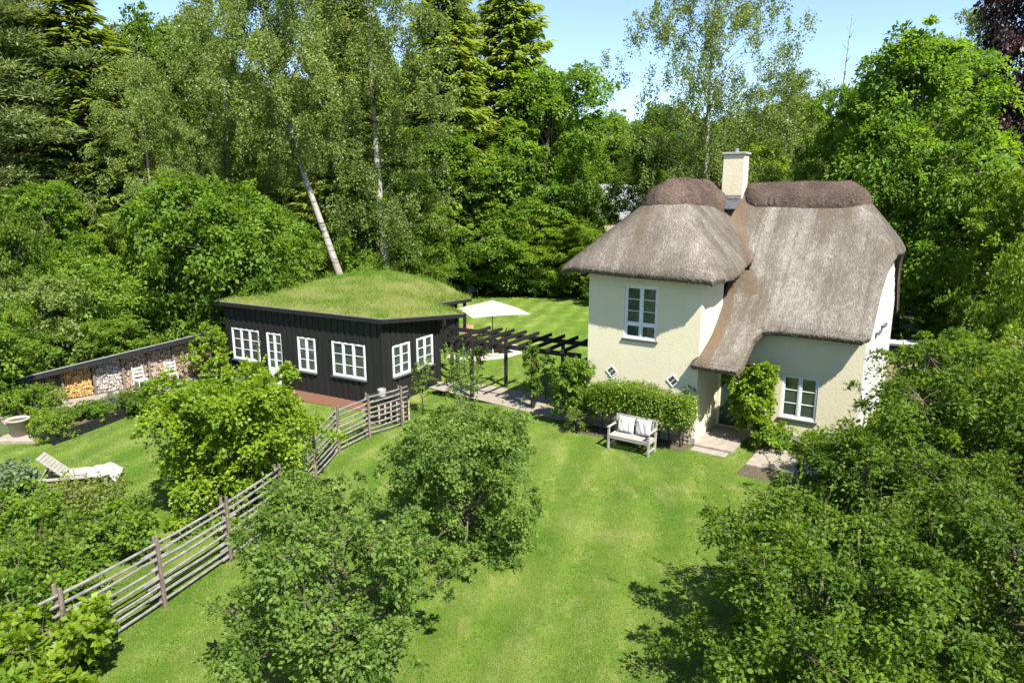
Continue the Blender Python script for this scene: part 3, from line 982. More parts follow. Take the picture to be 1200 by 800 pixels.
# roof grass
r = np.random.default_rng(17)
P, N, a = sample_tris(rtop, rT, 62000, r)
dry = .06 + 1.3 * (vnoise(P[:, 0], P[:, 1], .55, 8) - .45) + .25 * (vnoise(P[:, 0], P[:, 1], 2.2, 12) - .5) + .35 * np.exp(-edge_d(P[:, 0], P[:, 1]) / .35)
grass_blades('grass', P[:, 0], P[:, 1], P[:, 2] - .02, .05 + .10 * vnoise(P[:, 0], P[:, 1], 1.4, 9) ** 1.5, .009 + 0 * P[:, 0], M['straw_grass'], ro, 5, dry, .8)
ex = np.random.default_rng(18)
P, N, a = sample_tris(rtop, rT, 2600, ex)
P = P[edge_d(P[:, 0], P[:, 1]) > .25]
grass_blades('grass', P[:, 0], P[:, 1], P[:, 2] - .02, .34 + 0 * P[:, 0], .006 + 0 * P[:, 0], M['straw_grass'], ro, 6, .9 + 0 * P[:, 0], .35)
P = []
for (a, b) in (((-1.9, 4.8), (-2.35, 9.3)), ((.5, 4.3), (-1.9, 4.8))):
    t = ex.uniform(0, 1, 1500); w = ex.uniform(-.02, .25, 1500)
    P.append(np.column_stack([a[0] + (b[0] - a[0]) * t - w, a[1] + (b[1] - a[1]) * t]))
P = np.concatenate(P)
grass_blades('grass', P[:, 0], P[:, 1], turf_z(P[:, 0], P[:, 1]) - .02, .2 + 0 * P[:, 0], .012 + 0 * P[:, 0], M['straw_grass'], ro, 7, .85 + 0 * P[:, 0], 1.0)
# brick-chip bed at the foot of the long wall
def poly_patch(name, pts, z, mat, kind='structure', th=.03):
    m = MB(); m.prism([tuple(p) for p in pts], z - th, z)
    o = m.build(name, mat); prop(o, kind=kind); return o


cl = lambda x, y, z=0: tuple(Mc @ Vector((x, y, z)))
bed = [cl(x, y)[:2] for x, y in ((-5.5, -1.2), (-.2, -.75), (.1, -.02), (-8, -.02), (-8, -.9))]
poly_patch('brick_chip_bed', bed, -.245, M['redbed'], th=.1)

# ================================================================== WOODSHED with stacked logs
WA = np.array([-16.3, 22.15]); WB = np.array([-12.05, 26.55])
wd = (WB - WA); WLEN = np.linalg.norm(wd); wd = wd / WLEN
WRZ = math.atan2(wd[1], wd[0])
shed = thing('woodshed', 'long low open woodshed with black felt roof running up to the cabin', 'woodshed', (WA[0], WA[1], 0), WRZ)
Mw = Matrix.Translation((WA[0], WA[1], 0)) @ Matrix.Rotation(WRZ, 4, 'Z')
wtop = lambda x: 1.08 + (1.72 - 1.08) * x / WLEN
post_x = [0.05, 1.0, 1.98, 2.93, 3.83, 4.72, 5.5, 6.1]
for x in post_x:
    MB().box(x - .04, x + .04, -.03, .05, -.05, wtop(x)).build('post', M['post_wood'], shed)
MB().add([(0, .75, -.05), (WLEN, .75, -.05), (WLEN, .75, wtop(WLEN) - .24), (0, .75, wtop(0) - .24), (0, .80, -.05), (WLEN, .80, -.05), (WLEN, .80, wtop(WLEN) - .24), (0, .80, wtop(0) - .24)],
         [(0, 1, 2, 3), (5, 4, 7, 6), (0, 4, 5, 1), (3, 2, 6, 7), (0, 3, 7, 4), (1, 5, 6, 2)]).build('back_wall', M['black_board'], shed)
def sloped(x0, x1, y0, y1, d0, d1, back=-.26):
    q = []
    for x in (x0, x1):
        for y in (y0, y1):
            z = wtop(x) + back * (y - y0) / (y1 - y0)
            q += [(x, y, z + d0), (x, y, z + d1)]
    return q, [(0, 1, 3, 2), (4, 6, 7, 5), (0, 4, 5, 1), (2, 3, 7, 6), (1, 5, 7, 3), (0, 2, 6, 4)]
MB().add(*sloped(-.25, WLEN + .1, -.30, .95, .03, .07)).build('roof', M['felt'], shed)
MB().add(*sloped(-.27, WLEN + .12, -.335, -.302, -.10, .05, 0)).build('fascia', M['black_board'], shed)
MB().add(*sloped(-.27, WLEN + .12, -.36, -.27, .075, .095, 0)).build('roof_edge', M['zinc'], shed)
MB().add(*sloped(0, WLEN, .0, .05, -.09, .0, 0)).build('beam', M['black_timber'], shed)
stack_spec = [(.10, .95, 'log_dark', 'dark brown split logs in the low end bay behind the shrubs'), (1.05, 1.93, 'log_pale', 'fresh orange split logs stacked in a woodshed bay'),
              (2.03, 2.88, 'log_grey', 'silver grey split logs stacked beside the orange ones'), (2.98, 3.78, 'log_brown', 'brownish grey split logs stacked beside the silver grey stack'),
              (3.88, 4.67, 'log_brown', 'grey brown split logs stacked in the middle bay behind white chairs'), (4.77, 5.45, 'log_brown', 'brown split logs stacked in the second bay from the cabin'),
              (5.55, 6.05, 'log_dark', 'dark red brown split logs stacked in the bay nearest the cabin')]
for si, (x0, x1, mt, lab) in enumerate(stack_spec):
    rr = np.random.default_rng(100 + si)
    V, F, T = [], [], []
    z = .06
    while z < wtop((x0 + x1) / 2) - .16:
        x = x0 + rr.uniform(0, .04)
        while x < x1 - .03:
            w = rr.uniform(.055, .105); h = rr.uniform(.05, .085)
            k_ = rr.integers(3, 6); a0 = rr.uniform(0, 6.28)
            y0 = .06 + rr.uniform(-.03, .045); o_ = len(V)
            for yy in (y0, .40):
                for q in range(k_):
                    an = a0 + q * 2 * math.pi / k_
                    V.append((x + w / 2 + .58 * w * math.cos(an), yy, z + h / 2 + .62 * h * math.sin(an)))
            F.append(tuple(o_ + q for q in range(k_))[::-1] if False else tuple(o_ + q for q in range(k_)))
            T.append(rr.uniform(.15, 1))
            for q in range(k_):
                q2 = (q + 1) % k_
                F.append((o_ + q, o_ + k_ + q, o_ + k_ + q2, o_ + q2)); T.append(rr.uniform(0, .3))
            x += w * .98
        z += .068
    me = bpy.data.meshes.new('log'); me.from_pydata(V, [], F); me.update()
    at = me.attributes.new('tint', 'FLOAT', 'FACE'); at.data.foreach_set('value', np.array(T, np.float32))
    me.materials.append(M[mt])
    fs = thing('firewood_stack', lab, 'firewood', Mw @ Vector((0, 0, 0)), WRZ, 'firewood stacked in the bays of the woodshed')
    o = bpy.data.objects.new('log', me); link(o, fs); prop(o, kind='stuff')
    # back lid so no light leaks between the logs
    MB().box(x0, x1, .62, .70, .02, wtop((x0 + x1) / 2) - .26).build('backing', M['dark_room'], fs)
# gravel strip in front of it
gp = [tuple((Mw @ Vector((x, y, 0)))[:2]) for x, y in ((-1, .9), (6.2, .9), (6.2, -1.1), (1.0, -1.3), (-1, -1.5))]
gpv = [(p[0], p[1]) for p in gp]
poly_patch('gravel_path', gpv, .02, M['paver'])
# black timber edge of the raised bed and its soil
E0, E1 = G(62, 522), G(160, 484)
be = thing('bed_edging', 'black timber edging board along the raised bed below the woodshed', 'edging', (0, 0, 0))
MB().bar((E0[0], E0[1], .14), (E1[0], E1[1], .14), .05, .34).build('board', M['black_board'], be)
E2 = G(20, 505)
MB().bar((E0[0] + .02, E0[1] + .05, .135), (E2[0], E2[1], .135), .05, .32).build('board', M['black_board'], be)
sb = [(E0[0], E0[1] + .03), (E1[0], E1[1] + .03), (E1[0] - .6, E1[1] + .9), (E0[0] - .7, E0[1] + 1.6)]
poly_patch('bed_soil', sb, .20, M['soil'], th=.2)

# ================================================================== PERGOLA
pu = np.array([math.cos(R(-30)), math.sin(R(-30))]); pv = np.array([-pu[1], pu[0]])
pg = thing('pergola', 'black timber pergola bridging the gap between cabin and cottage', 'pergola', (-2.35, 26.0, 0), R(-30))
PZ = 2.05
for x in (0, 2.45, 4.8):
    MB().box(x - .05, x + .05, -.05, .05, -.3, PZ).build('post', M['black_timber'], pg)
for x in (2.15, 4.6):
    MB().box(x - .055, x + .055, -1.92, -1.80, -.3, PZ).build('post', M['black_timber'], pg)
MB().box(-.3, 5.9, -.07, -.025, PZ - .14, PZ + .02).build('beam', M['black_timber'], pg)
MB().box(1.0, 6.3, -1.80 , -1.755, PZ - .14, PZ + .02).build('beam', M['black_timber'], pg)
for i in range(9):
    x = 1.6 + i * .52
    MB().box(x - .028, x + .028, -2.15, .28, PZ + .022, PZ + .14).build('rafter', M['black_timber'], pg)
# paved path under it
pathp = [G(512, 447), G(516, 455), G(640, 481), G(690, 500), G(700, 490), G(655, 467), G(560, 449)]
po = poly_patch('path', [p[:2] for p in pathp], .006, M['paver'], th=.04)
pc = np.array([-2.55, 24.55, 0])
rp = random.Random(3)
PD = (G(690, 492)[:2] - G(514, 450)[:2]); PLn = np.linalg.norm(PD); PD /= PLn; PN = np.array([-PD[1], PD[0]]); P0_ = G(514, 450)[:2]
i = 0
sl_me = []
x = 0.05
while x < PLn:
    for row in range(3):
        L_ = .46
        c_ = P0_ + PD * (x + L_ / 2 + (row % 2) * .2) + PN * (-.42 + row * .36)
        m = MB().box(-L_ / 2 + .012, L_ / 2 - .012, -.17, .17, -.03, .0 + rp.uniform(0, .008), None, .008)
        o = m.build('paver', M['paver'], po, loc=(c_[0], c_[1], .022))
        o.rotation_euler = (0, 0, math.atan2(PD[1], PD[0]) + rp.uniform(-.02, .02))
    x += .47
# patio slabs right of the door
pat = [G(880, 536), G(932, 546), G(945, 572), G(862, 556)]
so_ = poly_patch('patio', [p[:2] for p in pat], .004, M['soil'], th=.05)
hu = np.array([math.cos(HR), math.sin(HR)]); hv = np.array([-hu[1], hu[0]])
pbase = G(884, 538)[:2]
for i in range(5):
    for j in range(3):
        c_ = np.array(HO[:2]) + hu * (1.62 + i * .62 + .31) + hv * (-.35 + j * .56)
        m = MB().box(-.30, .30, -.27, .27, -.04, rp.uniform(0, .012), None, .012)
        o = m.build('slab', M['sandstone'], so_, loc=(c_[0], c_[1], .024)); o.rotation_euler = (0, 0, HR + rp.uniform(-.02, .02))

# ================================================================== GARDEN FENCE (split rails between paired posts)
fp = [np.array((x, y, 0.0)) for x, y in ((-6.75, 9.15), (-6.1, 10.72), (-5.56, 12.25), (-5.12, 13.95), (-4.98, 16.1), (-4.86, 18.0), (-4.26, 19.28), (-3.46, 20.3))]
fence = thing('rail_fence', 'weathered grey split rail fence running across the garden to the cabin', 'fence', (0, 0, 0))
rf = random.Random(9)
for k, p in enumerate(fp):
    d = fp[min(k + 1, len(fp) - 1)] - fp[max(k - 1, 0)]; d /= np.linalg.norm(d); nn = np.array([-d[1], d[0], 0])
    for s in (-1, 1):
        q = p + nn * .055 * s
        z = gz(q[0], q[1])
        MB().tube([(q[0], q[1], z - .1), (q[0] + .01 * s, q[1], z + .6), (q[0] + rf.uniform(-.02, .02), q[1], z + 1.33 + rf.uniform(-.04, .05))], [.042, .038, .032], 7).build('post', M['post_wood'], fence)
for k in range(len(fp) - 1):
    a, b = fp[k], fp[k + 1]
    d = (b - a); L = np.linalg.norm(d); d /= L
    for j in range(8):
        za = .10 + j * .158 + rf.uniform(-.02, .02) + gz(a[0], a[1]); zb = .10 + j * .158 + rf.uniform(-.025, .025) + gz(b[0], b[1])
        e0, e1 = rf.uniform(.05, .35), rf.uniform(.05, .35)
        off = .012 * (1 if (k + j) % 2 else -1)
        nn = np.array([-d[1], d[0]]) * off
        pts_ = []
        for t in (0, .33, .66, 1):
            q = a - d * e0 + (b + d * e1 - (a - d * e0)) * t
            pts_.append((q[0] + nn[0], q[1] + nn[1], za + (zb - za) * t + rf.uniform(-.012, .012) - .02 * math.sin(t * 3.14)))
        MB().tube(pts_, [.026, .028, .025, .021], 6).build('rail', M['rail'], fence)

# bin shelter at the end of the fence
bp = G(440, 497); 
bs = thing('bin_shelter', 'low black slatted bin shelter standing between fence end and cabin', 'shelter', (bp[0] + .35, bp[1] + .75, -.15), R(30))
MB().box(-.55, .55, -.3, .35, .02, .85).build('body', M['black_board'], bs)
MB().box(-.6, .6, -.36, .4, .87, .91).build('lid', M['black_timber'], bs)
for i in range(6):
    x = -.5 + i * .2
    MB().box(x - .025, x + .025, -.35, -.305, .0, .72).build('slat', M['lattice_wood'], bs)
for nm, lab, px, py, mt, dim in (('bucket', 'pale grey bucket standing on top of the bin shelter', 434, 474, 'cloth', (.11, .14, .22)),):
    q = Matrix.Translation(bs.location) @ Matrix.Rotation(R(30), 4, 'Z') @ Vector((-.28, -.05, .91))
    t = thing(nm, lab, 'bucket', q)
    MB().lathe([(.0, .002), (dim[0], .002), (dim[1], dim[2]), (dim[1] - .012, dim[2]), (dim[0] - .01, .02), (0, .02)], 18).build('body', M[mt], t, smooth=False)
    MB().tube([(dim[1] * math.cos(a), 0, dim[2] - .02 + .09 * math.sin(a)) for a in np.linspace(0, math.pi, 9)], .005, 5).build('handle', M['steel'], t)

# ================================================================== BENCH AND CUSHIONS
bc = (G(718, 527) + G(757, 531)) / 2
bc[:2] += hv * .14
bench = thing('garden_bench', 'silvered teak garden bench standing below the clipped hedge', 'bench', (bc[0], bc[1], 0), HR)
BWd = .60
for sx in (-1, 1):
    x = sx * BWd
    MB().box(x - .03, x + .03, -.27, -.21, 0, .64, None, .006).build('leg', M['teak'], bench)
    MB().bar((x, .21, 0), (x, .25, .45), .06, .06, .006).bar((x, .25, .45), (x, .33, .90), .055, .05, .006).build('leg', M['teak'], bench)
    MB().box(x - .04, x + .04, -.31, .27, .64, .67, None, .008).build('armrest', M['teak'], bench)
    MB().box(x - .02, x + .02, -.21, .2, .34, .40).build('rail', M['teak'], bench)
    MB().box(x - .02, x + .02, -.21, .2, .10, .15).build('rail', M['teak'], bench)
MB().box(-.57, .57, -.27, -.235, .33, .40, None, .005).build('rail', M['teak'], bench)
for i in range(6):
    y = -.24 + i * .082
    MB().box(-.585, .585, y - .035, y + .035, .405, .43, None, .006).build('slat', M['teak'], bench)
MB().bar((-.58, .322, .86), (.58, .322, .86), .035, .08, .006).build('rail', M['teak'], bench)
MB().bar((-.58, .262, .50), (.58, .262, .50), .03, .06, .006).build('rail', M['teak'], bench)
for i in range(11):
    x = -.5 + i * .1
    MB().bar((x, .268, .53), (x, .316, .83), .04, .018).build('slat', M['teak'], bench)


def cushion_mesh(w, h, t):
    n = 18
    V, F = [], []
    for side in (1, -1):
        for i in range(n + 1):
            for j in range(n + 1):
                a, b = i / n * 2 - 1, j / n * 2 - 1
                e = (1 - a ** 4) * (1 - b ** 4)
                pull = 1 - .07 * (1 - (1 - abs(a) ** 3) * 1) * (1 - b * b) - .0
                V.append((a * w / 2 * (1 - .07 * (1 - b * b) * abs(a) ** 3), side * t / 2 * e ** .5 + .006 * math.sin(a * 9 + b * 4), b * h / 2 * (1 - .07 * (1 - a * a) * abs(b) ** 3)))
    m = (n + 1) ** 2
    for i in range(n):
        for j in range(n):
            q = i * (n + 1) + j
            F.append((q, q + 1, q + n + 2, q + n + 1)); F.append((m + q, m + q + n + 1, m + q + n + 2, m + q + 1))
    me = bpy.data.meshes.new('cushion'); me.from_pydata(V, [], F); me.update()
    me.polygons.foreach_set('use_smooth', np.ones(len(F), bool)); me.materials.append(M['cushion']); return me


cm = cushion_mesh(.50, .48, .17)
for x, rz_, lab in ((-.26, 4, 'white striped cushion on the bench, at the hedge bush end'), (.27, -10, 'white striped cushion on the bench, leaning at the porch end')):
    o = bpy.data.objects.new('cushion', cm)
    q = Matrix.Translation((bc[0], bc[1], 0)) @ Matrix.Rotation(HR, 4, 'Z') @ Vector((x, .16, .665))
    o.location = q; o.rotation_euler = (R(-12), R(rz_ * .4), HR + R(rz_)); link(o)
    prop(o, lab, 'cushion', 'striped cushions on the garden bench')

# ================================================================== PARASOL, TERRACE, CHAIRS BEHIND THE CABIN
pp = AT(577, 352, 30.2)
par = thing('parasol', 'square off white parasol open above the rear terrace', 'parasol', (pp[0], pp[1], 0), R(20))
ht = float(pp[2]); hw = 1.32
mb = MB()
N_ = 8
grid = []
V, F = [], []
for i in range(4):
    a0, a1 = R(45 + 90 * i), R(45 + 90 * (i + 1))
    c0 = Vector((math.cos(a0), math.sin(a0))) * hw * 1.414; c1 = Vector((math.cos(a1), math.sin(a1))) * hw * 1.414
    o_ = len(V)
    for s in range(N_ + 1):
        t = s / N_
        for q in range(N_ + 1):
            w = q / N_
            p = c0.lerp(c1, w) * t
            V.append((p.x, p.y, ht - .50 * t ** 1.08 + .05 * math.sin(math.pi * w) * t))
    for s in range(N_):
        for q in range(N_):
            b = o_ + s * (N_ + 1) + q
            F.append((b, b + N_ + 1, b + N_ + 2, b + 1))
V2 = [(x, y, z - .008) for x, y, z in V]; n0 = len(V)
mb.add(V + V2, F + [tuple(i + n0 for i in f)[::-1] for f in F]); mb.build('canopy', M['canvas'], par)
MB().tube([(0, 0, 0), (0, 0, ht + .06)], .024, 10).build('pole', M['steel'], par)
MB().lathe([(.0, ht + .12), (.03, ht + .09), (.03, ht + .02)], 10).build('finial', M['steel'], par)
for i in range(4):
    a0 = R(45 + 90 * i)
    MB().bar((.03 * math.cos(a0), .03 * math.sin(a0), ht - .03), (hw * 1.38 * math.cos(a0), hw * 1.38 * math.sin(a0), ht - .515), .02, .02).build('rib', M['steel'], par)
MB().lathe([(0, .0), (.3, .0), (.3, .07), (.06, .09), (.03, .3)], 20).build('base', M['concrete'], par)
tp = [G(522, 418), G(545, 424), G(590, 420), G(628, 410), G(600, 403), G(545, 405)]
poly_patch('terrace', [p[:2] for p in tp], .012, M['gravel'], th=.05)
fc = G(571, 411)
fr_ = thing('fire_pit', 'ring of reddish bricks round a fire pit on the white gravel', 'fire pit', (fc[0], fc[1], .012))
for i in range(16):
    a = i / 16 * 2 * math.pi
    for z in (0, .095):
        a_ = a + (.2 if z else 0)
        Mq = Matrix.Rotation(a_, 4, 'Z') @ Matrix.Translation((.62, 0, z + .047))
        MB().box(-.06, .06, -.105, .105, -.043, .043, Mq, .006).build('brick', M['brick'], fr_)


def adirondack(loc, rz, label, mat, group):
    t = thing('garden_chair', label, 'chair', loc, rz, group)
    for sx in (-1, 1):
        MB().box(sx * .3 - .02, sx * .3 + .02, -.38, -.32, 0, .55).build('leg', mat, t)
        MB().bar((sx * .27, -.36, .36), (sx * .27, .55, .02), .04, .10).build('leg', mat, t)
        MB().box(sx * .33 - .06, sx * .33 + .06, -.42, .3, .55, .575, None, .006).build('armrest', mat, t)
    for i in range(6):
        y = -.34 + i * .09
        MB().box(-.26, .26, y - .04, y + .04, .39 - (y + .34) * .37, .415 - (y + .34) * .37).build('slat', mat, t)
    for i in range(6):
        x = -.22 + i * .088
        MB().bar((x, .10, .22), (x * 1.25, .48, 1.0 - abs(x) * .4), .078, .02).build('slat', mat, t)
    MB().bar((-.3, .28, .5), (.3, .28, .5), .03, .06).build('rail', mat, t)
    return t


q = G(553, 346); adirondack((q[0], q[1], 0), R(25), 'weathered timber garden chair on the back lawn behind the grass roof', M['teak'], 'timber chairs round the garden')
q = G(583, 406); adirondack((q[0], q[1], 0), R(-95), 'brown timber garden chair facing the fire pit under the parasol', M['gold_wood'], 'timber chairs round the garden')
q = G(553, 405); adirondack((q[0], q[1], 0), R(30), 'brown timber garden chair at the cabin side of the fire pit', M['gold_wood'], 'timber chairs round the garden')


def white_chair(loc, rz, label):
    t = thing('metal_chair', label, 'chair', loc, rz, 'white metal chairs before the firewood')
    m = M['white_paint']
    for sx in (-1, 1):
        MB().tube([(sx * .2, -.2, 0), (sx * .19, -.19, .45)], .014, 7).build('leg', m, t)
        MB().tube([(sx * .2, .24, 0), (sx * .19, .19, .45), (sx * .18, .28, .92)], .014, 7).build('leg', m, t)
    for i in range(5):
        y = -.18 + i * .09
        MB().box(-.21, .21, y - .035, y + .035, .45, .468, None, .005).build('slat', m, t)
    for i in range(3):
        z = .58 + i * .13; y = .205 + (z - .45) * .17
        MB().box(-.19, .19, y - .012, y + .008, z - .03, z + .03, None, .004).build('slat', m, t)


q = Mw @ Vector((3.3, -.75, .02)); white_chair(q, WRZ + R(8), 'white slatted metal chair before the brownish grey firewood')
q = Mw @ Vector((4.35, -.7, .02)); white_chair(q, WRZ - R(12), 'white slatted metal chair before the middle firewood bay, nearer the cabin')

# planter
q = G(24, 514)
pt = thing('flower_pot', 'large pale clay pot with dark soil beside the shrubs', 'pot', (q[0], q[1], .12))
MB().lathe([(0, 0), (.20, 0), (.285, .46), (.305, .46), (.305, .51), (.27, .51), (.26, .44)], 32).build('body', M['pot'], pt, True)
MB().lathe([(.27, .45), (.15, .465), (0, .465)], 32).build('soil', M['soil'], pt)
pl_ = thing('stone_plinth', 'low sandstone block under the large clay pot', 'plinth', (q[0] + .1, q[1], 0))
MB().box(-.55, .62, -.42, .45, -.05, .12, None, .03).build('block', M['sandstone'], pl_)

# sun lounger on the left lawn
lg = G(92, 566)
sl_ = thing('sun_lounger', 'grey timber sun lounger with raised back on the side lawn', 'sun lounger', (lg[0], lg[1], 0), R(14))
sl_.scale = (.88, .88, .9)
for y in (-.3, .3):
    MB().box(-.95, .95, y - .025, y + .025, .24, .31, None, .006).build('rail', M['teak'], sl_)
    for x in (-.8, .8): MB().box(x - .03, x + .03, y - .03, y + .03, 0, .24).build('leg', M['teak'], sl_)
for i in range(12):
    x = -.2 + i * .1
    MB().box(x - .04, x + .04, -.29, .29, .312, .332).build('slat', M['teak'], sl_)
for i in range(8):
    t = .06 + i * .1
    MB().bar((-.27 - t * .72, -.29, .33 + t * .70), (-.27 - t * .72, .29, .33 + t * .70), .085, .02, up=(.7, 0, .72)).build('slat', M['teak'], sl_)
for y in (-.24, .24):
    MB().bar((-.25, y, .325), (-.86, y, .90), .03, .04).build('rail', M['teak'], sl_)
MB().bar((-.62, 0, .62), (-.85, 0, .28), .4, .03).build('strut', M['teak'], sl_)
# pad and throw lying on it
def drape(name, label, cat, x0, x1, y0, y1, z, hang, mat, loc, rz, amp):
    nx, ny = 30, 24
    V, F = [], []
    for i in range(nx + 1):
        for j in range(ny + 1):
            x = x0 + (x1 - x0) * i / nx; y = y0 + (y1 - y0) * j / ny
            over = max(0, abs(y) - .31); ox = max(0, x - .92)
            zz = z - hang * min(1, (over + ox) / .25) + amp * (math.sin(x * 9 + y * 5) * math.sin(y * 11 - x * 3) + .6 * math.sin(x * 17 + 2 * y))
            V.append((x, y * (1 - .35 * over), zz))
    for i in range(nx):
        for j in range(ny):
            q = i * (ny + 1) + j; F.append((q, q + ny + 1, q + ny + 2, q + 1))
    n0 = len(V); V += [(a, b, c - .012) for a, b, c in V]; F += [tuple(i + n0 for i in f)[::-1] for f in F]
    me = bpy.data.meshes.new(name); me.from_pydata(V, [], F); me.update(); me.polygons.foreach_set('use_smooth', np.ones(len(F), bool)); me.materials.append(mat)
    o = bpy.data.objects.new(name, me); o.location = loc; o.rotation_euler = (0, 0, rz); o.scale = (.88, .88, .9); link(o); prop(o, label, cat)


drape('seat_pad', 'pale straw coloured pad on the seat of the sun lounger', 'pad', -.22, .38, -.27, .27, .355, 0, M['throw'], sl_.location, R(14), .004)
drape('towel', 'crumpled white towel spread over the foot of the sun lounger', 'towel', .36, 1.12, -.42, .40, .39, .22, M['cloth'], sl_.location, R(14), .035)

# white bench and table on the gravel right of the house
tg = [G(1030, 452), G(1105, 452), G(1100, 408), G(1036, 408)]
poly_patch('gravel_yard', [p[:2] for p in tg], .012, M['brown_gravel'], th=.04)
q = G(1058, 421)
wt = thing('garden_table', 'long white painted garden table on the gravel behind the house', 'table', (q[0], q[1] + .3, 0), R(-18))
for i in range(6):
    y = -.4 + i * .16
    MB().box(-1.1, 1.1, y - .074, y + .074, .71, .74, None, .006).build('board', M['white_paint'], wt)
for x in (-.9, .9):
    for y in (-.34, .34): MB().box(x - .04, x + .04, y - .04, y + .04, 0, .705).build('leg', M['white_paint'], wt)
MB().box(-.9, .9, -.36, -.33, .6, .70).build('apron', M['white_paint'], wt)
q = G(1075, 452)
wb = thing('garden_chair', 'white painted garden chair on the gravel half hidden by roses', 'chair', (q[0], q[1], 0), R(-70))
for sx in (-.23, .23):
    for y in (-.22, .22): MB().box(sx - .025, sx + .025, y - .025, y + .025, 0, .44 if y < 0 else .92).build('leg', M['white_paint'], wb)
for i in range(5): MB().box(-.25, .25, -.24 + i * .1, -.15 + i * .1, .44, .462).build('slat', M['white_paint'], wb)
for i in range(4): MB().box(-.2, .2, .21, .23, .52 + i * .1, .59 + i * .1).build('slat', M['white_paint'], wb)
# blue watering can by the wall
q = Mh @ Vector((3.35, 1.35, .55))
wc = thing('watering_can', 'small blue watering can beside the wall under the cherry boughs', 'watering can', (q[0], q[1], .0))
MB().lathe([(0, 0), (.13, 0), (.14, .26), (.10, .32), (.085, .32)], 20).build('body', M['blue'], wc)
MB().tube([(.12, 0, .06), (.26, 0, .24), (.32, 0, .34)], [.03, .02, .018], 8).build('spout', M['blue'], wc)
MB().tube([(-.12, 0, .08), (-.22, 0, .2), (-.12, 0, .33), (.03, 0, .38)], .012, 6).build('handle', M['blue'], wc)

# ------------------------------------------------------------------ houses beyond the trees
def far_house(px, py, dist, w, d, h, rh, rz, wall, roofm, label, chimney=False):
    p = AT(px, py, dist); base = 0
    t = thing('house', label, 'house', (p[0], p[1], 0), R(rz), 'neighbouring houses beyond the trees')
    MB().box(-w / 2, w / 2, -d / 2, d / 2, -.2, h).build('wall', wall, t)
    e = .35
    for s in (-1, 1):
        MB().add([(-w / 2 - e, s * (d / 2 + e), h - .15), (w / 2 + e, s * (d / 2 + e), h - .15), (w / 2 + e, 0, h + rh), (-w / 2 - e, 0, h + rh),
                  (-w / 2 - e, s * (d / 2 + e), h - .0), (w / 2 + e, s * (d / 2 + e), h - .0), (w / 2 + e, 0, h + rh + .15), (-w / 2 - e, 0, h + rh + .15)],
                 [(0, 1, 2, 3), (4, 7, 6, 5), (0, 4, 5, 1), (1, 5, 6, 2), (2, 6, 7, 3), (3, 7, 4, 0)]).build('roof', roofm, t)
    for s in (-1, 1):
        MB().add([(s * w / 2, -d / 2, h), (s * w / 2, d / 2, h), (s * w / 2, 0, h + rh)], [(0, 1, 2)]).build('gable', wall, t)
    for x in (-w / 4, w / 4):
        wn = MB().box(x - .55, x + .55, -d / 2 - .05, -d / 2 + .02, h - 1.9, h - .6).build('window', M['white_paint'], t)
        MB().box(x - .45, x + .45, -d / 2 - .06, -d / 2 - .045, h - 1.8, h - .7).build('pane', M['glass'], wn)
    if chimney:
        MB().box(-.5, .5, -.4, .4, h, h + rh + 1.1).build('chimney', wall, t)
    return t


far_house(700, 226, 66, 9, 7, 5.0, 3.0, 22, M['house_tan'], M['tile_grey'], 'neighbour house with pale grey roof half hidden behind the oak')
far_house(738, 226, 78, 7, 6, 4.6, 2.6, -12, M['brick'], M['tile_brown'], 'neighbour house with brown tiled roof in the gap left of the thatch')
far_house(812, 210, 72, 6, 6, 6.4, 2.6, 15, M['house_tan'], M['tile_brown'], 'tan walled neighbour house glimpsed behind the thatched ridge', True)

# ================================================================== TREES
def leaf_arrays(P, A, Nn, L, W, fold=.12):
    """quads: base, right, tip, left"""
    A = A / (np.linalg.norm(A, axis=1)[:, None] + 1e-9)
    Sd = np.cross(A, Nn); Sd /= np.linalg.norm(Sd, axis=1)[:, None] + 1e-9
    N2 = np.cross(Sd, A)
    mid = P + A * (L * .45)[:, None]; hw = (W / 2)[:, None]
    lift = N2 * (W * fold)[:, None]
    return np.stack([P, mid + Sd * hw + lift, P + A * L[:, None] - N2 * (L * .08)[:, None], mid - Sd * hw + lift], 1).reshape(-1, 3)


def leaf_mesh(name, P, A, Nn, L, W, tint):
    V = leaf_arrays(P, A, Nn, L, W)
    return mesh_np(name, V, np.arange(len(V)), 4, M['oak'], np.clip(tint, 0, 1))


def unit(v): return v / (np.linalg.norm(v, axis=1)[:, None] + 1e-9)


def clumps_on_blobs(r, blobs, per, up=.25, rmin=.62):
    C, O, Sz = [], [], []
    for (bx, by, bz, br) in blobs:
        k_ = max(3, int(per * (br ** 1.6)))
        d = unit(r.normal(0, 1, (k_, 3)) + np.array([0, 0, up]))
        rad = br * r.uniform(rmin, 1.08, k_)
        d2 = d * np.array([1, 1, .78])
        wild_ = r.uniform(0, 1, k_) < .16
        rad[wild_] *= r.uniform(1.1, 1.42, wild_.sum())
        C.append(np.array([bx, by, bz]) + d2 * rad[:, None]); O.append(d)
        Sz.append(br * r.uniform(.18, .40, k_) * np.where(wild_, .62, 1))
    return np.concatenate(C), np.concatenate(O), np.concatenate(Sz)


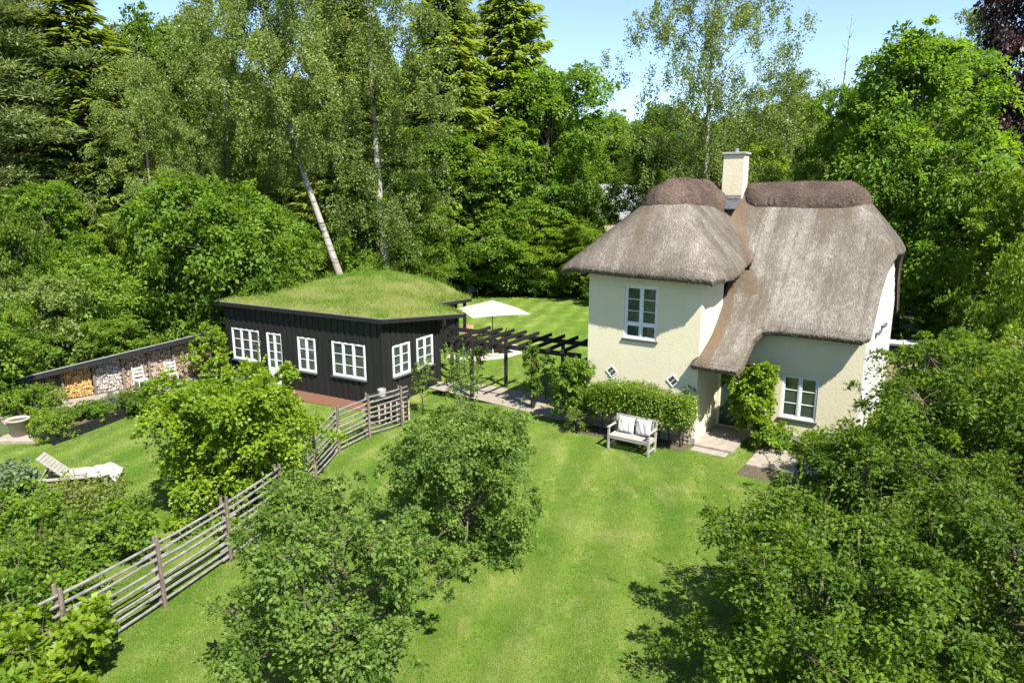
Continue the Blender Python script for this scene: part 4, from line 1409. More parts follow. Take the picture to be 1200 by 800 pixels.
def leaves_on_clumps(r, C, O, Sz, k, L, W, flat=.42, droop=.25, wild=.40):
    n = len(C)
    cn = unit(O * .55 + np.array([0, 0, .8]) + r.normal(0, .25, (n, 3)))
    kk = np.maximum(3, (k * r.uniform(.6, 1.4, n)).astype(int))
    I = np.repeat(np.arange(n), kk); m = len(I)
    off = r.normal(0, .5, (m, 3))
    cnI = cn[I]
    h = (off * cnI).sum(1)[:, None]
    off = (off - cnI * h * (1 - flat))
    rad = np.linalg.norm(off, axis=1)
    off *= Sz[I][:, None]
    P = C[I] + off
    P[:, 2] -= droop * Sz[I] * rad ** 2
    A = unit(off / Sz[I][:, None] + O[I] * .5 + r.normal(0, .5, (m, 3)) - np.array([0, 0, .25]))
    Nn = unit(cnI + r.normal(0, wild, (m, 3)))
    ct = r.uniform(0, 1, n)
    tint = .50 * ct[I] + .34 * r.uniform(0, 1, m) + .25 * (r.uniform(0, 1, m) > .85)  # last term: glints of pale leaf undersides put into the colour at random
    s = r.uniform(.5, 1.35, m)
    return P, A, Nn, L * s, W * s, tint


def limbs(mb, r, base_pts, targets, r0, n=6, sag=.15):
    """limbs leave the trunk below their target and curve up to it"""
    bp_ = np.array(base_pts)
    for t in targets:
        t = np.array(t[:3])
        zs = bp_[:, 2]
        want = t[2] - np.hypot(t[0], t[1]) * .75 - .15 * t[2]
        want = min(max(want, zs[0] + .28 * (zs[-1] - zs[0])), zs[-1] * .96)
        b = np.array([np.interp(want, zs, bp_[:, q]) for q in range(3)])
        m1 = b * .62 + t * .38 + np.array([0, 0, -.05]) * np.linalg.norm(t - b) + r.normal(0, .05, 3) * np.linalg.norm(t - b)
        m2 = b * .28 + t * .72 + r.normal(0, .05, 3) * np.linalg.norm(t - b)
        rr = r0 * (.35 + .35 * r.uniform()) * (1 - .5 * want / zs[-1])
        mb.tube([b, m1, m2, t], [rr, rr * .72, rr * .45, rr * .18], 5, False)


def twigs(mb, r, blobs, C, n, rad):
    idx = r.choice(len(C), min(n, len(C)), replace=False)
    bl = np.array(blobs)
    for i in idx:
        c = C[i]; j = np.argmin(np.linalg.norm(bl[:, :3] - c, axis=1)); b = bl[j, :3]
        mb.tube([b, b * .5 + c * .5 + r.normal(0, .06, 3) * bl[j, 3], c], [rad, rad * .6, rad * .25], 4, False)


def dome_blobs(r, h, base, rx, n, rb, top_pull=.55):
    out = []
    zc = base + (h - base) * .5
    for i in range(n):
        t = (i + .5) / n
        z = base + (h - base) * (t ** .85) * .97
        prof = math.sqrt(max(.04, 1 - ((z - zc * .92) / ((h - base) * .60)) ** 2))
        a = i * 2.39996 + r.uniform(-.4, .4)
        R_ = rx * prof * r.uniform(.42, .92)
        s = rb * r.uniform(.55, 1.3) * (.55 + .5 * prof)
        out.append((R_ * math.cos(a), R_ * math.sin(a), min(z, h - s * .8), s))
    return out


PROTO = {}


def finish(name, crown_parts, wood, **kw):
    P, A, Nn, L, W, t = [np.concatenate(q) for q in zip(*crown_parts)]
    cm_ = leaf_mesh(name + '_crown', P, A, Nn, L, W, t)
    wm = None
    if wood is not None:
        wm = bpy.data.meshes.new(name + '_wood'); wm.from_pydata(wood.v, [], wood.f); wm.update()
        wm.polygons.foreach_set('use_smooth', np.ones(len(wm.polygons), bool)); wm.materials.append(M['bark']); wm.materials.append(M['twig'])
        if wood.split: wm.polygons.foreach_set('material_index', (np.arange(len(wm.polygons)) >= wood.split).astype(np.int32))
    PROTO[name] = (cm_, wm)


def make_broad(name, seed, h, base, rx, nb, rb, per, k, L, W, trunk_r=.22, lean=0, wild=.40):
    r = np.random.default_rng(seed)
    blobs = dome_blobs(r, h, base, rx, nb, rb)
    blobs += [(0.15 * rx * r.normal(), .15 * rx * r.normal(), h - rb * .8, rb * .8)]
    mb = MB()
    tp_ = [(0, 0, -.3), (.03 * h * lean, .01 * h, h * .25), (r.normal() * .02 * h + .05 * h * lean, r.normal() * .02 * h, h * .55), (.06 * h * lean, 0, h * .88)]
    mb.tube(tp_, [trunk_r * 1.25, trunk_r, trunk_r * .6, trunk_r * .15], 9)
    limbs(mb, r, tp_, blobs, trunk_r)
    C, O, Sz = clumps_on_blobs(r, blobs, per)
    twigs(mb, r, blobs, C, 90, trunk_r * .09)
    parts = [leaves_on_clumps(r, C, O, Sz, k, L, W, wild=wild)]
    finish(name, parts, mb)
    return h, rx


SIZE = {}
SIZE['oak_a'] = make_broad('oak_a', 41, 12, 1.6, 3.6, 28, 1.5, 17, 84, .17, .11)
SIZE['oak_b'] = make_broad('oak_b', 42, 12, 1.0, 3.6, 32, 1.3, 19, 78, .17, .105)
SIZE['bush_a'] = make_broad('bush_a', 43, 4.0, .15, 2.0, 22, .82, 36, 54, .11, .07, .07)
SIZE['bush_b'] = make_broad('bush_b', 44, 4.0, .1, 2.0, 26, .72, 40, 48, .105, .068, .06)
SIZE['hazel'] = make_broad('hazel', 46, 7.0, .2, 4.0, 34, 1.35, 18, 62, .17, .115, .10)
SIZE['herb'] = make_broad('herb', 45, 1.0, .02, .62, 12, .26, 190, 26, .075, .04, .015, wild=.8)


def make_birch(name, seed, h, rx, base, lean, nbr, strands, k, L=.115, bunch=7):
    r = np.random.default_rng(seed)
    mb = MB()
    tp_ = [(0, 0, -.3), (-lean * .18, 0, h * .15), (-lean * .42, .1, h * .38), (-lean * .62, .15, h * .62), (-lean * .72, .1, h * .85), (-lean * .74, 0, h * .99)]
    mb.tube(tp_, [.22, .175, .13, .08, .035, .01], 9); mb.split = len(mb.f)
    tpa = np.array(tp_)
    PS, AS, NS, LS, WS, TS = [], [], [], [], [], []
    for i in range(nbr):
        t = (i + r.uniform(0, 1)) / nbr
        z = base + (h * .97 - base) * t
        b = np.array([np.interp(z, tpa[:, 2], tpa[:, q]) for q in range(3)])
        a = i * 2.4 + r.uniform(-.5, .5)
        Rm = rx * (.35 + 1.0 * math.sin(math.pi * min(1, (.12 + t * .86))) ** .8) * r.uniform(.55, 1.05) * (1 - .45 * t ** 3)
        rise = Rm * r.uniform(.5, 1.0)
        e = b + np.array([Rm * math.cos(a), Rm * math.sin(a), rise])
        m1 = b + (e - b) * .45 + np.array([0, 0, rise * .18]); e2 = e + np.array([.12 * Rm * math.cos(a), .12 * Rm * math.sin(a), -.10 * Rm])
        rr = .030 * (1 - .6 * t)
        mb.tube([b, m1, b + (e2 - b) * .84], [rr, rr * .6, rr * .2], 5, False)
        ns = int(strands * (.6 + Rm / rx * .7))
        for s in range(ns):
            if s % bunch == 0:                                          # a new hanging bunch along the branch
                f = .97 if s == 0 else r.uniform(.04, 1.05); bt = r.uniform(); bl = r.uniform(.6, 2.0)
                pc = b + (e2 - b) * f + r.normal(0, .30, 3) * (.3 + Rm * .28); pc[2] += .2 * rise * math.sin(f * 3)
            p = pc + r.normal(0, .19, 3) * np.array([1, 1, .6])
            ln = bl * r.uniform(.55, 1.1) * (1 - .4 * t)
            kk = int(k * (.4 + ln * .6)); q = np.sort(r.uniform(0, 1, kk))
            sway = r.normal(0, .16, 2)
            X = np.stack([p[0] + sway[0] * q ** 2 * ln + r.normal(0, .075, kk), p[1] + sway[1] * q ** 2 * ln + r.normal(0, .09, kk), p[2] - ln * q + r.normal(0, .05, kk)], -1)
            PS.append(X); A = r.normal(0, .6, (kk, 3)) + np.array([0, 0, -.9]); AS.append(A)
            NS.append(r.normal(0, 1, (kk, 3)) + np.array([math.cos(a) * .5, math.sin(a) * .5, .6]))
            sc = r.uniform(.6, 1.2, kk); LS.append(L * sc); WS.append(L * .68 * sc)
            TS.append(.5 * bt + .5 * r.uniform(0, 1, kk))
            if s % 4 == 0:
                mb.tube([p, p + np.array([sway[0] * .3 * ln, sway[1] * .3 * ln, -ln * .6]), p + np.array([sway[0] * ln, sway[1] * ln, -ln])], [.008, .006, .003], 3, False)
    finish(name, [(np.concatenate(PS), unit(np.concatenate(AS)), unit(np.concatenate(NS)), np.concatenate(LS), np.concatenate(WS), np.concatenate(TS))], mb)
    SIZE[name] = (h, rx)


make_birch('birch_a', 51, 20, 3.0, 8.6, 5.2, 48, 31, 38)
make_birch('birch_b', 52, 20, 3.1, 3.0, .6, 56, 29, 38)
make_birch('birch_c', 53, 18, 4.2, 4.6, .3, 60, 22, 34, .12, 4)


def make_spruce(name, seed, h, rx, base, k_s, L=.42, W=.085):
    r = np.random.default_rng(seed)
    mb = MB(); mb.tube([(0, 0, -.3), (0, 0, h * .5), (0, 0, h)], [.27, .16, .012], 8)
    PS, AS, NS, LS, TS = [], [], [], [], []
    z = base; lv = 0
    while z < h - .3:
        t = (z - base) / (h - base)
        Rm = rx * (1 - t) ** .76 + .12
        nb = 9 if t < .8 else 6
        for b_ in range(nb):
            a = b_ * 2 * math.pi / nb + lv * .8 + r.uniform(-.25, .25)
            Rb = Rm * r.uniform(.72, 1.12); zb = z + r.uniform(-.25, .25)
            dirx = np.array([math.cos(a), math.sin(a)])
            s = np.linspace(0, 1, 6)
            dz = -.42 * Rb * s * (1 - .55 * s) * (1 - t * .9) + .12 * Rb * s ** 3
            pts_ = np.stack([dirx[0] * Rb * s, dirx[1] * Rb * s, zb + dz], -1)
            mb.tube([pts_[0], pts_[2], pts_[4]], [.035 * (1 - t * .6), .022, .006], 4, False)
            n = int(k_s * (Rb / rx) * (1 if t < .9 else 1.6)) + 6
            q = r.uniform(.12, 1.0, n) ** .8
            base_p = np.stack([np.interp(q, s, pts_[:, c]) for c in range(3)], -1)
            side = np.array([-dirx[1], dirx[0], 0])
            w = r.normal(0, 1, n) * (.14 * Rb + .1) * (1.15 - q * .7)
            P_ = base_p + side[None] * w[:, None]; P_[:, 2] -= np.abs(w) * .45 + r.uniform(0, .18, n)
            A = np.stack([dirx[0] * np.ones(n), dirx[1] * np.ones(n), -.35 * np.ones(n)], -1) + side[None] * np.sign(w)[:, None] * .8 + r.normal(0, .28, (n, 3)) - np.array([0, 0, .35]) * r.uniform(0, 1.4, (n, 1))
            PS.append(P_); AS.append(A); NS.append(np.array([[0, 0, 1.0]]) + r.normal(0, .45, (n, 3)))
            LS.append(L * r.uniform(.6, 1.3, n)); TS.append(.2 + .45 * q * r.uniform(.4, 1, n) + .3 * r.uniform(0, 1, n) * r.uniform())
        z += .36 + .26 * (1 - t); lv += 1
    Ls = np.concatenate(LS)
    finish(name, [(np.concatenate(PS), unit(np.concatenate(AS)), unit(np.concatenate(NS)), Ls, Ls * W / L * 1.6, np.concatenate(TS))], mb)
    SIZE[name] = (h, rx)


make_spruce('spruce_a', 61, 22, 3.6, 1.5, 150)
make_spruce('spruce_b', 62, 22, 3.0, 2.0, 150)


def make_pine(name, seed, h, rx):
    r = np.random.default_rng(seed)
    mb = MB(); tp_ = [(0, 0, -.3), (.1, 0, h * .4), (-.1, .1, h * .7), (0, 0, h * .97)]
    mb.tube(tp_, [.27, .22, .15, .03], 9)
    PS, AS, NS, LS, TS = [], [], [], [], []
    nb = 64
    for i in range(nb):
        t = (i + .5) / nb; z = h * (.36 + .62 * t); a = i * 2.4 + r.uniform(-.4, .4)
        Rb = rx * (.45 + .6 * math.sin(math.pi * (.2 + .75 * t))) * r.uniform(.6, 1.05) * (1 - .45 * t ** 2)
        e = np.array([Rb * math.cos(a), Rb * math.sin(a), z + .22 * Rb]); b = np.array([0, 0, z - .1])
        mb.tube([b, (b + e) / 2 - np.array([0, 0, .1 * Rb]), e], [.05 * (1 - .5 * t), .035 * (1 - .5 * t), .01], 5, False)
        for j in range(7):
            f = r.uniform(.45, 1.08)
            c = b + (e - b) * f + r.normal(0, 1, 3) * np.array([.42, .42, .13]) * (.5 + .22 * Rb)
            n = 130; off = r.normal(0, 1, (n, 3)) * np.array([.34, .34, .14])
            PS.append(c + off); AS.append(unit(off + r.normal(0, .2, (n, 3))) + np.array([0, 0, .5])); NS.append(r.normal(0, .6, (n, 3)) + np.array([0, 0, 1]))
            LS.append(.26 * r.uniform(.6, 1.2, n)); TS.append(.45 * r.uniform() + .5 * r.uniform(0, 1, n))
    Ls = np.concatenate(LS)
    finish(name, [(np.concatenate(PS), unit(np.concatenate(AS)), unit(np.concatenate(NS)), Ls, Ls * .26, np.concatenate(TS))], mb)
    SIZE[name] = (h, rx)


make_pine('pine', 71, 19, 3.6)


def plant(kind, name, loc, h, rx, rot, leaf, bark, label, cat, group, crown='crown', wood='trunk'):
    cm_, wm = PROTO[kind]; h0, r0 = SIZE[kind]
    t = thing(name, label, cat, loc, rot, group)
    t.scale = (rx / r0, rx / r0, h / h0)
    for me, nm, mt in ((wm, wood, bark), (cm_, crown, leaf)):
        if me is None: continue
        o = bpy.data.objects.new(nm, me); link(o, t)
        o.material_slots[0].link = 'OBJECT'; o.material_slots[0].material = M[mt]
    return t


def tree_at(kind, name, px, dist, top, wpx, rot, leaf, bark, label, group=None, cat='tree', z0=0, **kw):
    """tree whose trunk stood at column px, dist metres off, its top at row top and its crown wpx wide"""
    y = (dist - CAM_H * SN + z0 * SN) / CS
    x = (px - 600) / FPX * dist
    ztop = CAM_H + (y * (-SN + (400 - top) / FPX * CS)) / (CS + (400 - top) / FPX * SN)
    rx = wpx / FPX * dist / 2
    return plant(kind, name, (x, y, z0), ztop - z0, rx, rot, leaf, bark, label, cat, group, **kw)


FW = 'tall trees of the wood round the garden'
# --- left wood
tree_at('pine', 'pine_tree', 10, 34, -75, 215, .3, 'pine', 'bark_pine', 'blue green pine with reddish trunk at the edge of the wood', FW)
tree_at('spruce_a', 'spruce_tree', 125, 37, -60, 235, .9, 'spruce', 'bark', 'broad dark spruce with hanging boughs next to the pine', FW)
tree_at('spruce_b', 'spruce_tree', 62, 43, -30, 150, 2.9, 'spruce', 'bark', 'slim spruce between the pine and the broad hanging spruce', FW)
tree_at('spruce_b', 'spruce_tree', 172, 45, 25, 130, .5, 'spruce', 'bark', 'slim spruce behind the broad hanging spruce on its birch side', FW)
tree_at('pine', 'pine_tree', 60, 36.5, 15, 150, 1.9, 'pine', 'bark_pine', 'smaller grey green pine filling in beside the reddish trunk', FW)
tree_at('oak_a', 'broadleaf_tree', 222, 47, 18, 120, 1.9, 'oak', 'bark', 'dark green maple top behind the pale young birch, against the sky', FW)
tree_at('birch_b', 'birch_tree', 196, 36, 62, 105, 2.2, 'birch', 'bark_birch', 'pale young birch in front of the spruce, with a feathery top', FW)
tree_at('birch_a', 'birch_tree', 424, 37, -95, 150, 0, 'birch', 'bark_birch', 'weeping birch with bare white trunk leaning behind the cabin', FW)
tree_at('birch_b', 'birch_tree', 275, 43, -40, 130, 4.0, 'birch', 'bark_birch', 'tall birch between the pale young birch and the leaning one', FW)
tree_at('birch_b', 'birch_tree', 455, 41, -120, 165, 1.2, 'birch', 'bark_birch', 'upright weeping birch with white trunk rising over the grass roof', FW)
tree_at('spruce_b', 'spruce_tree', 415, 56, -80, 150, .2, 'spruce', 'bark', 'dark spruce behind the two weeping birches', FW)
tree_at('spruce_b', 'spruce_tree', 528, 52, -95, 150, 2.2, 'spruce', 'bark', 'slim spruce beside the weeping birch, against the sky', FW)
tree_at('spruce_a', 'spruce_tree', 598, 56, -85, 175, 1.2, 'spruce', 'bark', 'tall bright tipped spruce rising over the oaks behind the parasol', FW)
tree_at('oak_a', 'oak_tree', 645, 53, 75, 140, .4, 'oak', 'bark', 'big rounded oak behind the back lawn, tall spruce at its side', FW)
tree_at('oak_b', 'broadleaf_tree', 520, 50, 150, 140, 1.4, 'oak', 'bark', 'mid green maple at the rear of the lawn behind the grass roof', FW)
tree_at('oak_b', 'broadleaf_tree', 575, 50.5, 185, 130, 3.0, 'oak', 'bark', 'low branched hornbeam over the garden chair on the back lawn', FW)
tree_at('oak_a', 'broadleaf_tree', 662, 61, 175, 90, 2.2, 'oak', 'bark', 'dark oak hiding the pale grey neighbour roof', FW)
tree_at('oak_b', 'broadleaf_tree', 640, 49.5, 245, 90, 4.4, 'lime', 'bark', 'bright green young tree on the edge of the back lawn', FW)
tree_at('oak_b', 'broadleaf_tree', 682, 48, 262, 80, 5.2, 'lime', 'bark', 'bright green sapling on the back lawn touching the thatch', FW)
tree_at('bush_a', 'shrub', 612, 50, 305, 90, 1.0, 'oak', 'bark', 'dark shrub at the back of the lawn beside the garden chair', FW, cat='shrub', crown='foliage', wood='stem')
tree_at('oak_b', 'broadleaf_tree', 432, 42, 195, 95, .8, 'oak', 'bark', 'young maple between the leaning birch trunk and the upright one', FW)
tree_at('oak_b', 'broadleaf_tree', 475, 44, 200, 110, 2.9, 'shrub', 'bark', 'leafy young tree at the foot of the upright birch', FW)
tree_at('hazel', 'hazel_shrub', 262, 31, 208, 205, .5, 'oak', 'bark', 'big dark rounded hazel behind the cabin roof corner', FW, cat='shrub', crown='foliage', wood='stem')
tree_at('hazel', 'hazel_shrub', 318, 35, 245, 110, 2.5, 'shrub', 'bark', 'mid green hazel touching the far edge of the cabin roof', FW, cat='shrub', crown='foliage', wood='stem')
tree_at('oak_b', 'broadleaf_tree', 70, 32, 212, 110, 3.6, 'oak', 'bark', 'small maple with dark trunk in front of the pine', FW)
tree_at('bush_a', 'shrub', 20, 27.5, 240, 100, 1.7, 'shrub', 'bark', 'drooping light green shrub at the foot of the pine', FW, cat='shrub', crown='foliage', wood='stem')
tree_at('bush_b', 'shrub', 150, 34, 250, 70, 2.7, 'lime', 'bark', 'lime green sapling under the hanging spruce boughs', FW, cat='shrub', crown='foliage', wood='stem')
BH = 'shrubs along the back of the woodshed'
tree_at('bush_b', 'shrub', 118, 29, 296, 135, .2, 'shrub', 'bark', 'wide light green shrub behind the woodshed, hazel at its side', BH, cat='shrub', crown='foliage', wood='stem')
tree_at('bush_a', 'shrub', 60, 26.5, 322, 120, 1.1, 'birch', 'bark', 'olive green shrub over the low end of the woodshed', BH, cat='shrub', crown='foliage', wood='stem')
tree_at('bush_b', 'shrub', 190, 30, 338, 95, 2.4, 'oak', 'bark', 'dense green shrub leaning on the woodshed roof near the cabin', BH, cat='shrub', crown='foliage', wood='stem')
tree_at('bush_a', 'shrub', 5, 23.5, 350, 80, 2.0, 'shrub', 'bark', 'dark shrub at the frame edge above the clay pot', BH, cat='shrub', crown='foliage', wood='stem')
tree_at('bush_b', 'shrub', 128, 26.8, 372, 110, 4.0, 'shrub', 'bark', 'low spreading shrub against the back of the orange firewood bay', BH, cat='shrub', crown='foliage', wood='stem')
tree_at('bush_b', 'shrub', 40, 25.2, 385, 110, 5.0, 'oak', 'bark', 'low dark shrub pushing over the woodshed roof end', BH, cat='shrub', crown='foliage', wood='stem')
# --- right wood
tree_at('birch_c', 'birch_tree', 822, 43, -45, 185, .6, 'birch', 'bark_birch', 'airy birch with sky between its branches behind the chimney', FW)
tree_at('birch_b', 'birch_tree', 905, 46, 78, 130, 1.6, 'birch', 'bark_birch', 'pale olive birch behind the right half of the thatched ridge', FW)
tree_at('oak_a', 'broadleaf_tree', 775, 52, 150, 110, .9, 'oak', 'bark', 'rounded tree left of the chimney below the airy birch', FW)
tree_at('oak_b', 'broadleaf_tree', 862, 44, 170, 130, 2.0, 'lime', 'bark', 'bright yellow green tree just behind the chimney', FW)
tree_at('oak_a', 'oak_tree', 1045, 34, 38, 185, 1.5, 'oak', 'bark', 'massive oak rising behind the white gable', FW)
tree_at('oak_b', 'broadleaf_tree', 975, 38, 95, 110, 3.3, 'oak', 'bark', 'dark glossy tree between the olive birch and the massive oak', FW)
tree_at('birch_b', 'birch_tree', 1112, 46, -5, 115, 5.0, 'birch', 'bark_birch', 'weeping birch top behind the massive oak', FW)
tree_at('oak_a', 'copper_beech', 1170, 41, -70, 150, 2.8, 'copper', 'bark', 'dark purple copper beech at the corner of the wood', FW)
tree_at('spruce_a', 'spruce_tree', 1215, 33, 75, 110, 3.1, 'spruce', 'bark', 'dark spruce in front of the copper beech', FW)
tree_at('oak_b', 'broadleaf_tree', 1116, 33, 205, 95, .7, 'oak', 'bark', 'dense small tree filling the gap below the massive oak', FW)
tree_at('oak_b', 'broadleaf_tree', 1180, 28, 190, 120, 2.3, 'lime', 'bark', 'yellow green tree below the copper beech', FW)
tree_at('bush_a', 'shrub', 1215, 22, 265, 130, 1.3, 'lime', 'bark', 'lime green shrub at the frame edge below the spruce', FW, cat='shrub', crown='foliage', wood='stem')
tree_at('bush_b', 'shrub', 1092, 33, 345, 80, 1.9, 'oak', 'bark', 'dark shrub behind the long white garden table', FW, cat='shrub', crown='foliage', wood='stem')
tree_at('bush_a', 'shrub', 1172, 24.5, 350, 85, 3.9, 'shrub', 'bark', 'green shrub between the roses and the yellow green tree', FW, cat='shrub', crown='foliage', wood='stem')
# wispy dead birch against the sky
q = AT(974, 230, 47)
dt = thing('dead_tree', 'thin nearly bare dead birch standing up against the sky', 'tree', (q[0], q[1], 0), 0, FW)
mb = MB(); rr = np.random.default_rng(5)
mb.tube([(0, 0, -.3), (.2, 0, 8), (0.1, 0, 13.5), (.25, 0, 18.6)], [.2, .13, .07, .01], 7)
for i in range(26):
    z = 9 + i * .37; a = rr.uniform(0, 6.28); L = rr.uniform(.5, 1.3) * (1 - (z - 9) / 14)
    tx = float(np.interp(z, [8, 13.5, 18.6], [.2, .1, .25]))
    mb.tube([(tx, 0, z), (tx + L * .5 * math.cos(a), L * .5 * math.sin(a), z + L * .6), (tx + L * .8 * math.cos(a), L * .8 * math.sin(a), z + L * 1.3)], [.022, .014, .004], 4, False)
mb.build('trunk', M['bark_birch'], dt)
# filler trees that close the wood (alike, standing behind the named ones)
rr = random.Random(77)
for i in range(60):
    px = -120 + i * 24 + rr.uniform(-10, 10)
    d = rr.uniform(60, 90)
    if 670 < px < 770: d = rr.uniform(92, 115)
    if px < 230: top = rr.uniform(45, 115)
    elif px < 560: top = rr.uniform(10, 110)
    elif px < 690: top = rr.uniform(120, 160)
    elif px < 780: top = rr.uniform(120, 165)
    elif px < 1010: top = rr.uniform(112, 170)
    else: top = rr.uniform(60, 140)
    kd = rr.choice(['oak_a', 'oak_b', 'oak_b', 'spruce_b', 'birch_b'])
    if 690 < px < 760: kd = rr.choice(['oak_a', 'oak_b'])
    nm = {'o': 'broadleaf_tree', 's': 'spruce_tree', 'b': 'birch_tree'}[kd[0]]
    lf = {'o': rr.choice(['oak', 'shrub']), 's': 'spruce', 'b': 'birch'}[kd[0]]
    kindname = {'o': 'green broadleaf tree', 's': 'dark spruce', 'b': 'pale birch'}[kd[0]]
    tree_at(kd, nm, px, d, top, rr.uniform(75, 110), rr.uniform(0, 6.28), lf, 'bark' if kd[0] != 'b' else 'bark_birch', kindname + ' deep in the wood behind the nearer trees', 'background trees deep in the wood: ' + kindname)
# the wood goes on past the left and right frame edges
for i, (px, d, top, kd, lf) in enumerate(((-130, 30, -20, 'oak_a', 'oak'), (-260, 27, 10, 'oak_b', 'shrub'), (-90, 38, -60, 'spruce_a', 'spruce'), (-330, 34, -30, 'oak_a', 'oak'), (-420, 24, 60, 'oak_b', 'oak'),
                                          (1330, 30, 20, 'oak_a', 'oak'), (1450, 26, 40, 'oak_b', 'shrub'), (1320, 22, 200, 'bush_a', 'shrub'), (-70, 22, 330, 'bush_b', 'shrub'), (-190, 20, 320, 'bush_a', 'oak'))):
    bush_ = kd.startswith('bush')
    tree_at(kd, 'shrub' if bush_ else ('spruce_tree' if kd[0] == 's' else 'broadleaf_tree'), px, d, top, 170, i * 1.3, lf, 'bark', 'tree of the wood beyond the frame edge' if not bush_ else 'shrub of the wood beyond the frame edge',
            'wood beyond the frame edges' + (' (shrubs)' if bush_ else ''), cat='shrub' if bush_ else 'tree', crown='foliage' if bush_ else 'crown', wood='stem' if bush_ else 'trunk')
# undergrowth under the edge of the wood
for i in range(34):
    px = -60 + i * 38 + rr.uniform(-14, 14)
    d = rr.uniform(40, 58) if not (480 < px < 720) else rr.uniform(52, 58)
    tree_at(rr.choice(['bush_a', 'bush_b']), 'undergrowth_shrub', px, d, rr.uniform(272, 306), rr.uniform(80, 130), rr.uniform(0, 6), rr.choice(['oak', 'shrub', 'oak']), 'bark', 'woodland shrub under the trees at the edge of the wood', 'woodland shrubs under the trees', cat='shrub', crown='foliage', wood='stem')

# --- near trees, each grown for its own place
def near_tree(name, label, loc, h, base, rx, nb, rb, per, k, L, W, leaf, seed, group=None, tr=.09, cat='tree', wild=.45, shoots=0, stems=1, flat=.42):
    r = np.random.default_rng(seed)
    blobs = dome_blobs(r, h, base, rx, nb, rb)
    t = thing(name, label, cat, loc, 0, group)
    mb = MB()
    for s in range(stems):
        ox = 0 if stems == 1 else r.normal() * .18 * rx; oy = 0 if stems == 1 else r.normal() * .18 * rx
        tp_ = [(ox * .2, oy * .2, -.1), (ox * .5 + r.normal() * .03, oy * .5, h * .22), (ox + r.normal() * .08, oy + r.normal() * .08, h * .5), (ox * 1.3, oy * 1.3, h * .85)]
        mb.tube(tp_, [tr * 1.2 / stems ** .5, tr / stems ** .5, tr * .6 / stems ** .5, tr * .15], 8)
        limbs(mb, r, tp_, blobs[s::stems], tr / stems ** .5)
    C, O, Sz = clumps_on_blobs(r, blobs, per)
    twigs(mb, r, blobs, C, 160, tr * .10)
    parts = [leaves_on_clumps(r, C, O, Sz, k, L, W, wild=wild, flat=flat)]
    if shoots:                                                     # upright young shoots breaking the outline
        idx = r.choice(len(C), shoots, replace=False)
        for i in idx:
            if O[i][2] < .1: continue
            d = unit((O[i] + np.array([0, 0, .9]) + r.normal(0, .25, 3))[None])[0]; ln = r.uniform(.25, .6) * rb / .5
            p0, p1 = C[i], C[i] + d * ln
            bl_ = np.array(blobs)[:, :3]; bn = bl_[np.argmin(np.linalg.norm(bl_ - p0, axis=1))]
            mb.tube([bn, p0, p1], [.008, .005, .002], 4, False)
            m = 16; q = np.linspace(.1, 1, m)
            A = r.normal(0, .7, (m, 3)) + d
            parts.append((p0 + (p1 - p0) * q[:, None] + r.normal(0, .01, (m, 3)), unit(A), unit(r.normal(0, .6, (m, 3)) + np.array([0, 0, 1])), L * r.uniform(.7, 1.1, m), W * r.uniform(.7, 1.1, m), r.uniform(.4, 1, m)))
    P, A, Nn, Lx, Wx, tt = [np.concatenate(q) for q in zip(*parts)]
    ok = P[:, 2] > .03
    me = leaf_mesh('crown', P[ok], A[ok], Nn[ok], Lx[ok], Wx[ok], tt[ok]); me.materials[0] = M[leaf]
    o = bpy.data.objects.new('crown' if cat == 'tree' else 'foliage', me); link(o, t)
    mb.build('trunk' if cat == 'tree' else 'stem', M['bark'], t, True)
    return t


GT = 'fruit and garden trees on the lawn'
q = G(268, 592); near_tree('field_maple', 'spreading bright yellow green field maple beside the fence', (q[0] + .25, q[1], 0), 3.3, .5, 1.95, 30, .66, 40, 84, .082, .066, 'maple', 201, GT, .10, shoots=40, wild=.4)
q = G(545, 640); near_tree('apple_tree', 'round apple tree in the middle of the lawn', (q[0], q[1], 0), 2.95, .15, 1.72, 36, .56, 58, 82, .062, .041, 'apple', 202, GT, .055, shoots=110)
q = G(400, 800); near_tree('apple_tree', 'loose limbed apple tree at the bottom edge before the fence', (q[0] - .1, q[1] + .35, 0), 2.9, .15, 1.75, 36, .50, 58, 72, .066, .042, 'apple', 203, GT, .055, shoots=130)
near_tree('cherry_tree', 'large dark cherry tree at the right, tallest beside the rose thicket', (9.6, 13.2, 0), 4.2, .2, 2.65, 34, .92, 24, 110, .085, .050, 'cherry', 204, GT, .13, shoots=80)
near_tree('cherry_tree', 'smaller cherry tree reaching over the patio slabs', (7.15, 11.9, 0), 2.8, .1, 1.7, 26, .64, 38, 84, .078, .046, 'cherry', 209, GT, .08, shoots=90)
near_tree('cherry_tree', 'spreading cherry tree filling the lower corner of the lawn', (4.3, 8.6, 0), 2.5, .05, 1.9, 28, .64, 40, 88, .072, .042, 'cherry', 205, GT, .07, shoots=130)
near_tree('cherry_tree', 'dense cherry tree at the frame edge below the rose bed', (7.4, 9.2, 0), 3.0, .1, 2.0, 34, .66, 42, 84, .066, .038, 'cherry', 206, GT, .07, shoots=90)
near_tree('rose_bush', 'rambling rose thicket with cream blooms beside the gravel yard', (13.4, 17.6, 0), 2.9, .1, 2.1, 26, .75, 32, 46, .09, .06, 'rose', 207, None, .05, 'shrub', shoots=50, stems=5)
near_tree('rose_bush', 'tall rose bush at the frame edge above the dark cherry', (12.6, 14.9, 0), 4.0, .1, 2.0, 26, .8, 28, 46, .10, .065, 'rose', 208, None, .05, 'shrub', shoots=40, stems=5)
